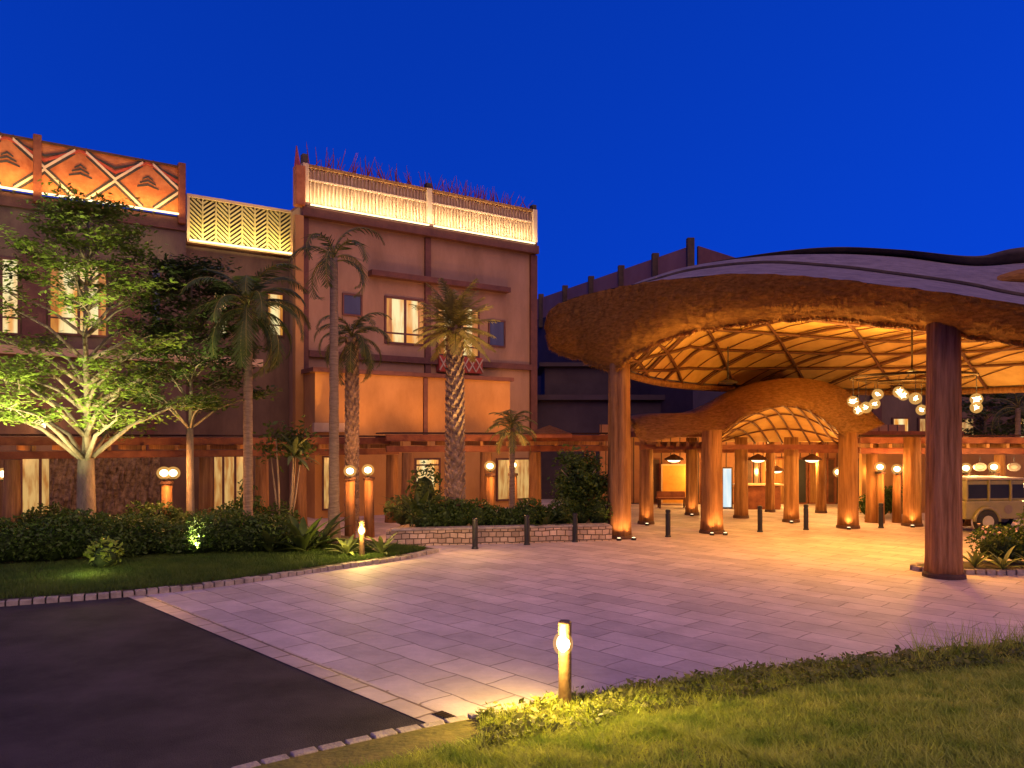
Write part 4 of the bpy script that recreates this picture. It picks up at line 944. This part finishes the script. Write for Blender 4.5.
hedge('hedge', [pw0+[.7,.75,0],(pw0+pw1)/2+[0,.8,0],pw1+[-.1,.9,0]], .8, .75, 'dense low hedge growing on the planter wall', base=.36)
hedge('shrub', [P(395,0,23.2),P(436,0,23.6)], .9, 1.5, 'loose bright shrub left of the thick palm trunk', cat='shrub', base=.36, mat=M['leafm'], dens=500, leaf=.09)
hedge('shrub', [P(98,0,17.0),P(114,0,17.0)], .55, .95, 'small bush lit yellow green in front of the hedge', cat='bush', mat=M['leafl'], leaf=.075, dens=400)
hedge('shrub', [G(985,566)+[0,0,0],G(1050,566)], .8, 1.25, 'flowering bush on the kerbed island beside the largest column', cat='bush', base=.1, dens=700)
hedge('hedge', [P(905,0,29.6),P(860,0,29.6)], .7, 1.1, 'dark shrubs between the right pergola columns', base=0)
hedge('hedge', [P(20,0,21.6),P(52,0,21.9)], .6, .7, 'pale green shrub against the curtained window at far left', mat=M['leafm'], base=.09)
fl_ = RNG.uniform(-1,1,(60,3))*[.9,.4,.25]+(G(1010,566)+[0,-.1,.75]); tag(quads('flower_heads', leaves(fl_, .04, .2, .9), M['flower']), 'pink flower heads on the island bush by the column', 'flowers', None, 'stuff')
def blob_tree(px, D, base, zc, r, label, mat, h=None, name='round_tree'):
    p = P(px,HY,D)*[1,1,0]+[0,0,base]; t = thing(name, p, label, 'tree')
    mb = MB(); mb.tube([(0,0,0),(.03,0,(zc-base)*.5),(0,0,zc-base)], [.07,.055,.04], 8)
    for k in range(7):
        a = k*.9; mb.tube([(0,0,(zc-base)*.6),(math.cos(a)*r*.4,math.sin(a)*r*.4,zc-base),(math.cos(a)*r*.7,math.sin(a)*r*.7,zc-base+r*.3)], [.035,.022,.01], 5)
    mb.build('trunk', M['bark'], t, smooth=True)
    C = []
    for k in range(70):
        c = RNG.normal(size=3); c /= np.linalg.norm(c); c *= r*RNG.uniform(.35,.9)*np.array([1,1,1.05]); C.append(c+RNG.normal(0,r*.13,(70,3)))
    C = np.concatenate(C)+[0,0,zc-base]; quads('crown', leaves(C, .07, .1, .5), mat, t); return t
blob_tree(580, 23.6, .36, 1.75, .95, 'small round dark green tree on the planter beside the tall column', M['leafd'])
# ================================================================== BROAD TREE
def tube_tree(mb, path, r0, r1, n=8):
    k = len(path); mb.tube(path, [r0+(r1-r0)*i/(k-1) for i in range(k)], n)
def broad_tree(px, D, fork, top, rad, trunk_r, label, mat, tiers, seed, dens=60, size=.12, name='broad_tree'):
    rnd = random.Random(seed); p = P(px,HY,D)*[1,1,0]+[0,0,.09]; t = thing(name, p, label, 'tree')
    tr = MB(); C = []
    tube_tree(tr, [(0,0,-.05),(.02,0,.4),(0,0,fork*.7),(0,0,fork)], trunk_r*1.15, trunk_r*.85, 14)
    lead = [(0,0,fork-.2),(.03,.02,fork+1),(-.02,0,fork+(top-fork)*.5),(.05,0,top-.2)]
    tube_tree(tr, lead, trunk_r*.55, .03, 8)
    for ti in range(tiers):
        f = ti/(tiers-1); z0 = fork-.1+(top-fork)*f*.92; nb = rnd.choice((4,5)) if ti else 6
        rr = rad*(1-.75*f**1.6)*(.9+.2*rnd.random())
        for b in range(nb):
            a = 2*PI*(b+rnd.random()*.6)/nb+ti*.7; L = rr*rnd.uniform(.75,1.1); up = rnd.uniform(.25,.5)*L+.3
            br = trunk_r*(.34-.22*f)
            p0 = np.array([0,0,max(z0,fork-.15)]); p1 = np.array([math.cos(a)*L*.35,math.sin(a)*L*.35,z0+up*.55]); p2 = np.array([math.cos(a+.1)*L*.7,math.sin(a+.1)*L*.7,z0+up*.85]); p3 = np.array([math.cos(a)*L,math.sin(a)*L,z0+up])
            tr.tube([p0,p1,p2,p3], [br,br*.7,br*.4,br*.15], 6)
            for s in range(7):
                q = p1+(p3-p1)*rnd.uniform(.1,1); aa = a+rnd.choice((-1,1))*rnd.uniform(.4,1.3); l2 = rnd.uniform(.3,.75)
                e = q+np.array([math.cos(aa)*l2,math.sin(aa)*l2,rnd.uniform(.0,.3)])
                tr.tube([q,(q+e)/2+[0,0,.06],e], [br*.28,br*.2,.006], 4)
                for g_ in range(2):
                    c = q+(e-q)*(.5+.5*g_)
                    C.append(c+[0,0,.05]+RNG.normal(0,1,(dens//2,3))*[.2,.2,.055])
            C.append(p3+RNG.normal(0,1,(dens,3))*[.24,.24,.06])
    tr.build('trunk', M['bark'], t, smooth=True)
    C = np.concatenate(C); quads('crown', leaves(C, size, .7, .42), mat, t)
    return t, p
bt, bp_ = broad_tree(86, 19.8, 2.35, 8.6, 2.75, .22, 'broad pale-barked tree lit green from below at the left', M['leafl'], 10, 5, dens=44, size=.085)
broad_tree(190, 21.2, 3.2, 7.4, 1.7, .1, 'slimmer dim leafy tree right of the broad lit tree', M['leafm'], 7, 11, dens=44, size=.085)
for dx, dy, e in ((-1.6,-4.6,650),(2.4,-4.3,900),(.2,-4.2,1500)):
    q = bp_+[dx,dy,.2]; lamp('SPOT', q, e, (.95,.93,.46), .1, aim=bp_+[dx*.2,0,6.2], spot=66, name='tree_fill')  # unseen spots added to light the broad tree from below
q = P(104,0,16.4)*[1,1,0]+[0,0,.15]; lamp('POINT', q+[-.1,-.5,.25], 13, (1,.85,.35), .08, name='bush_light')
lamp('SPOT', P(195,0,18.6)*[1,1,0]+[0,0,.3], 420, (1,.85,.42), .1, aim=P(200,340,21.5), spot=60, name='tree_fill')  # added spot brightening the slimmer dim tree
tu = thing('added_tree_fixture', bp_+[1.2,-1.5,.0], 'added small black spotlight housing in the bed under the broad lit tree', 'spotlight')
MB().lathe([(.05,0),(.07,.12),(.06,.14)], n=12).build('housing', M['black'], tu)  # added housing for the tree light; it holds no lamp itself
# ================================================================== PALMS
def frond(V, base, az, el, L, droop, nl=26, lw=.35, w=.022, rach=None, mb=None):
    d = np.array([math.cos(az),math.sin(az),0]); pts = []; p = np.array(base,float); e = el; k = 12
    for i in range(k+1):
        pts.append(p.copy()); st = L/k; p = p+(d*math.cos(e)+np.array([0,0,math.sin(e)]))*st; e -= droop/k*(1+i/k)
    pts = np.array(pts); mb.tube(pts, [.022*(1-i/(k+1))+.004 for i in range(k+1)], 4)
    side = np.array([-d[1],d[0],0])
    for i in range(nl):
        t = .15+.85*i/nl; x = t*k; j = min(int(x),k-1); q = pts[j]+(pts[j+1]-pts[j])*(x-j); tg = (pts[j+1]-pts[j]); tg /= np.linalg.norm(tg)
        l = lw*math.sin(PI*(t*.85+.12))**.7*random.uniform(.8,1.1)
        for s in (-1,1):
            dr = side*s*.75+tg*.65+np.array([0,0,-.25+random.uniform(-.15,.2)]); dr /= np.linalg.norm(dr); wv = np.cross(dr,[0,0,1.]); wv = tg*w
            V.append([q-wv, q+wv, q+dr*l*.6+wv*1.3+[0,0,-.02], q+dr*l+[0,0,-.1*l]])
def palm(px, D, base, ztop, r0, r1, label, bark, fmat, nf, L, el0, el1, droop, lw, seed, lean=0, rough_=0, nl=24, name='palm_tree', fan=False):
    random.seed(seed); p = P(px,HY,D)*[1,1,0]+[0,0,base]; t = thing(name, p, label, 'palm tree')
    H = ztop-base; mb = MB(); k = 26; pts = [(lean*(i/k)**2, 0, H*i/k) for i in range(k+1)]
    rad = [(r0*(1.25-.25*min(1,i/4))+(r1-r0)*i/k)*(1+(.06 if i%2 else -.04)) for i in range(k+1)]
    mb.tube(pts, rad, 14)
    if rough_:  # cut frond bases in a spiral
        n = int(H*52)
        for i in range(n):
            z = H*i/n; a = i*2.399; rr = r0+(r1-r0)*z/H
            c = np.array([math.cos(a)*rr, math.sin(a)*rr, z]); o_ = c+[math.cos(a)*rough_,math.sin(a)*rough_,rough_*1.1]; sd_ = np.array([-math.sin(a),math.cos(a),0])*.06
            mb.add([c-sd_-[0,0,.07], c+sd_-[0,0,.07], c+sd_*.6+[0,0,.07], c-sd_*.6+[0,0,.07], o_-sd_*.7-[0,0,.02], o_+sd_*.7-[0,0,.02], o_+sd_*.5+[0,0,.05], o_-sd_*.5+[0,0,.05]],
                   [(4,5,6,7),(0,1,5,4),(1,2,6,5),(2,3,7,6),(3,0,4,7)])
    mb.build('trunk', bark, t, smooth=not rough_)
    V = []; rb = MB(); top = np.array([lean,0,H])
    for i in range(nf):
        az = i*2.399+random.uniform(-.2,.2); el = el0+(el1-el0)*(i/max(1,nf-1))
        frond(V, top+[0,0,-.1+.2*i/nf], az, el, L*random.uniform(.85,1.1), droop*random.uniform(.8,1.2), nl, lw, .02, mb=rb)
    c_ = quads('crown', V, fmat, t); rb.build('frond_stems', M['frondl'], t, smooth=True)
    return t
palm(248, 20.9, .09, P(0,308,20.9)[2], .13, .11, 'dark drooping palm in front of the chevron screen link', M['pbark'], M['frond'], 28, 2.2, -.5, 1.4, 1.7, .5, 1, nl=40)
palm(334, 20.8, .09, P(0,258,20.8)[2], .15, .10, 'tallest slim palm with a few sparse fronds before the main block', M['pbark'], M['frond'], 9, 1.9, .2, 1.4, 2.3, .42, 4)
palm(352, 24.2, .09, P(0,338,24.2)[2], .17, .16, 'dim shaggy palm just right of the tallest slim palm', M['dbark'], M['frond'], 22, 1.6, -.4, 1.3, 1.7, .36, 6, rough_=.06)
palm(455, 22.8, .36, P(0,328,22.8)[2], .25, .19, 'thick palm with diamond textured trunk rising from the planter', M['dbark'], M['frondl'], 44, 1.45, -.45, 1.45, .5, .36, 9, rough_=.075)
palm(512, 24.4, .36, P(0,428,24.4)[2], .1, .08, 'short spiky palm left of the dark rear building', M['pbark'], M['frond'], 20, 1.05, -.2, 1.3, 1.2, .28, 12, nl=16)
palm(1018, 34, 0, P(0,408,34)[2], .12, .1, 'far small palm beside the right side building', M['pbark'], M['frond'], 14, 1.9, -.2, 1.3, 1.7, .4, 15, nl=16)
for px_, d_ in ((425,21.9),(487,21.7)):
    lamp('SPOT', P(px_,0,d_)*[1,1,0]+[0,0,.6], 900, (1,.6,.18), .1, aim=P(458,302,22.6), spot=34, name='palm_fill')  # unseen spots added to gild the crown of the thick palm
lamp('SPOT', P(330,0,20.0)*[1,1,0]+[0,0,.3], 300, (1,.72,.3), .1, aim=P(338,255,20.8), spot=30, name='palm_fill')  # added spot brightening the fronds of the tallest palm
# far trees at the right, behind the pergola
for i, (px, D, h_) in enumerate(((985,37,6.6),(1050,36,7.0),(1100,38,6.4))):
    broad_tree(px, D, 2.5, h_-1.2, 1.7, .12, ('bare-stemmed dim tree left of the far palm','dim tree beyond the right pergola at the frame edge','dim tree out by the side building far right')[i], M['leafm'], 5, 31+i, dens=22, size=.12)
# stems and big-leaved plants
def stems(px, D, n, h, label):
    p = P(px,HY,D)*[1,1,0]+[0,0,.09]; t = thing('multi_stem_shrub', p, label, 'shrub'); mb = MB(); C = []
    for i in range(n):
        a = random.uniform(0,6.3); q = np.array([math.cos(a)*.15,math.sin(a)*.15,0]); e = q*random.uniform(2,4)+[0,0,h*random.uniform(.85,1.1)]
        mb.tube([q,(q+e)/2+[.03,0,0],e], [.035,.028,.015], 6); C.append(e+RNG.normal(0,.22,(90,3)))
    mb.build('stems', M['bark'], t, smooth=True); quads('foliage', leaves(np.concatenate(C), .1, .2, .45), M['leafm'], t)
stems(283, 22.3, 7, 2.75, 'clump of thin bare stems left of the tallest slim palm')
def bigleaf(loc, n, L, w, label, mat, name='leafy_plant', el=(.5,1.35), seed=0):
    random.seed(seed); t = thing(name, loc, label, 'plant'); mb = MB()
    for i in range(n):
        az = i*2.399; e = random.uniform(*el); l = L*random.uniform(.7,1.1); d = np.array([math.cos(az),math.sin(az),0]); s = np.array([-d[1],d[0],0]); rows = []; p = np.array([0,0,0.])
        for k in range(7):
            ww = w*max(.04,math.sin(PI*min(1,(k+.4)/6.6))); rows.append([p-s*ww, p+[0,0,-ww*.35], p+s*ww]); p = p+(d*math.cos(e)+np.array([0,0,math.sin(e)]))*l/6; e -= .16
        mb.grid(rows)
    o = mb.build('leaf_rosette', mat, t, smooth=True); return t
M['agave'] = pm('agave_leaf', (.10,.14,.04), (.2,.24,.08), 3, rough=.5, bump=0, transl=.2)
bigleaf(G(362,560)+[-.42,.25,.09], 14, .75, .06, 'spiky agave left of the lit bollard lamp', M['agave'], 'agave', seed=1)
bigleaf(G(362,560)+[.42,.3,.09], 14, .75, .06, 'spiky agave right of the lit bollard lamp', M['agave'], 'agave', seed=2)
bigleaf(P(303,0,19.3)*[1,1,0]+[0,0,.09], 16, 1.35, .11, 'large-leaved plant left of the tallest palm trunk', M['leafm'], seed=3)
bigleaf(P(321,0,20.2)*[1,1,0]+[0,0,.09], 14, 1.2, .1, 'large-leaved plant hugging the tallest palm trunk', M['leafm'], seed=4)
bigleaf(P(270,0,19.2)*[1,1,0]+[0,0,.09], 14, 1.0, .09, 'large-leaved plant in the hedge below the drooping palm', M['leafm'], seed=5)
bigleaf(P(420,0,22.2)*[1,1,0]+[0,0,.36], 16, 1.5, .09, 'tall upright leafy plant before the bright annex window', M['leafm'], seed=6, el=(.9,1.5))
bigleaf(P(545,0,22.4)*[1,1,0]+[0,0,.36], 14, .9, .08, 'leafy plant on the planter left of the small round tree', M['leafm'], seed=7)
for i, (px, py) in enumerate(((975,572),(1003,574),(1030,572))):
    bigleaf(G(px,py)+[0,0,.1], 12, .6, .05, ('spiky plant on the island nearest the column','spiky plant on the island before the bush middle','spiky plant on the island at the frame edge')[i], M['agave'], seed=10+i)
# island
ic = G(1000,573); isl = np.array([ic+[2.05*math.cos(a)+.35, .62*math.sin(a), 0] for a in np.linspace(0,2*PI,70)])
isl[:,1] += .35
kerb('kerb_of_island', isl, .12, .14, .2)
o = MB().add([p+[0,0,.1] for p in isl[:-1]], [tuple(range(69))]).build('island_soil', M['soil']); o['kind'] = 'structure'
# small thatched awning near the palms
aw = thing('thatched_awning', P(547,428,26.6), 'small thatched awning top left of the tall canopy column', 'awning')
rows = [[P(528+i*4.3, 434-(1-abs(i-5)/5.5)*9*math.sin(v*PI/2)-0*v, 26.2+v*1.6)-[0,0,0] for i in range(11)] for v in np.linspace(0,1,6)]
MB().grid(rows).build('thatch_top', M['thatch'], aw, smooth=True, world=True)
MB().bar(P(530,436,26.3), P(572,436,26.3), .12, .12).build('awning_beam', M['woodh'], aw, world=True)
# ================================================================== SAFARI TRUCK
tk = thing('safari_truck', P(993,HY,24.9)*[1,1,0]+[0,0,.004], 'olive green open-sided safari truck parked behind the island', 'truck', rz=R(8))
L_, Wd = 3.1, 1.5
mb = MB()
sec = [(-1.55,.45),(-1.55,1.02),(.35,1.02),(.45,1.0),(1.45,.92),(1.58,.84),(1.58,.45)]
n = len(sec)
vs = [(x,-Wd/2,z) for x,z in sec]+[(x,Wd/2,z) for x,z in sec]
mb.add(vs, [tuple(range(n-1,-1,-1)), tuple(range(n,2*n))]+[(k,(k+1)%n,n+(k+1)%n,n+k) for k in range(n)])
mb.build('body', M['olive'], tk, bevel=.04)
for y in (-Wd/2-.03, Wd/2+.03):
    for x in (-.85, .92):
        MB().tube([(x+.43*math.cos(a),y,.38+.43*math.sin(a)) for a in np.linspace(0,PI,12)], .06, 6).build('wheel_arch', M['olive'], tk, smooth=True)
MB().box(-1.46,.48,-Wd/2+.04,Wd/2-.04,1.023,1.655).build('cabin', M['olive'], tk, bevel=.03)
MB().box(-1.5,.56,-Wd/2-.02,Wd/2+.02,1.66,1.72).build('roof', M['canvas'], tk, bevel=.03)
mb = MB()
for x in (-1.5,-.75,0,.52):
    for y in (-Wd/2+.01, Wd/2-.01): MB().bar((x,y,1.0),(x-.0,y,1.67),.05,.05).build('roof_post', M['olive'], tk)
for a_, b_ in ((-1.45,-.8),(-.7,-.05),(.05,.47)):
    for y in (-Wd/2+.035, Wd/2-.035): MB().box(a_,b_,y-.012,y+.012,1.1,1.52).build('side_window', M['glassd'], tk)
MB().box(.482,.5,-Wd/2+.1,Wd/2-.1,1.08,1.58).build('windshield', M['glassd'], tk)
for x in (-.85,.92):
    for y in (-Wd/2+.03, Wd/2-.03):
        w_ = MB().tube([(x,y-.11,.38),(x,y-.09,.38),(x,y+.09,.38),(x,y+.11,.38)], [.31,.37,.37,.31], 24).build('tyre', M['tyre'], tk)
        MB().tube([(x,y-.125,.38),(x,y+.125,.38)], .19, 16).build('rim', M['rim'], w_)
for y in (-.52,.52): MB().tube([(1.57,y,.72),(1.62,y,.72)], .09, 14).build('headlight', M['sign'], tk)
MB().box(1.57,1.7,-.78,.78,.42,.54).build('bumper', M['black'], tk, bevel=.02)
MB().box(1.583,1.6,-.36,.36,.6,.84).build('grille', M['black'], tk)
mb = MB(); mb.tube([(-.1,-Wd/2-.006,.75),(-.1,-Wd/2-.012,.75)], .14, 16); mb.build('door_emblem', M['sign'], tk)

wl = thing('wall_lantern', FW(fs(42,.3),.3,fz(42,424,.3)), 'small lit lantern on the dark wall left of the broad tree', 'lantern')
MB().lathe([(.09,-.16),(.12,.12),(.02,.2)], n=10).build('glass', M['bulbd'], wl); MB().bar((0,0,.18),(0,.3,.18),.03,.03).build('bracket', M['black'], wl)
lamp('POINT', FW(fs(42,.7),.7,fz(42,424,.3)), 14, AMB, .1, name='lantern_light')
bigleaf(P(294,0,22.0)*[1,1,0]+[0,0,2.45], 14, .9, .07, 'pale leafy plant draped over the pergola left of the slim palm', M['agave'], seed=21, el=(-.2,1.3))
hedge('shrub', [P(236,0,22.6),P(258,0,22.8)], .5, 1.5, 'upright leafy shrub against the curtained link window', cat='shrub', mat=M['leafm'], dens=380, leaf=.09)
hedge('shrub', [P(118,0,21.8),P(150,0,21.9)], .5, 1.25, 'upright shrub against the rough stonework wall', cat='shrub', mat=M['leafm'], dens=380, leaf=.08)

dr = thing('drain_grate', G(455,721)+[0,0,.012], 'small dark drain grate by the lawn kerb near the paving corner', 'drain', rz=BA)
MB().box(-.3,.3,-.07,.07,0,.006).build('frame', M['black'], dr)
mb = MB()
for i in range(12): mb.box(-.27+i*.046,-.25+i*.046,-.055,.055,.007,.012)
mb.build('grille', M['iron'], dr)
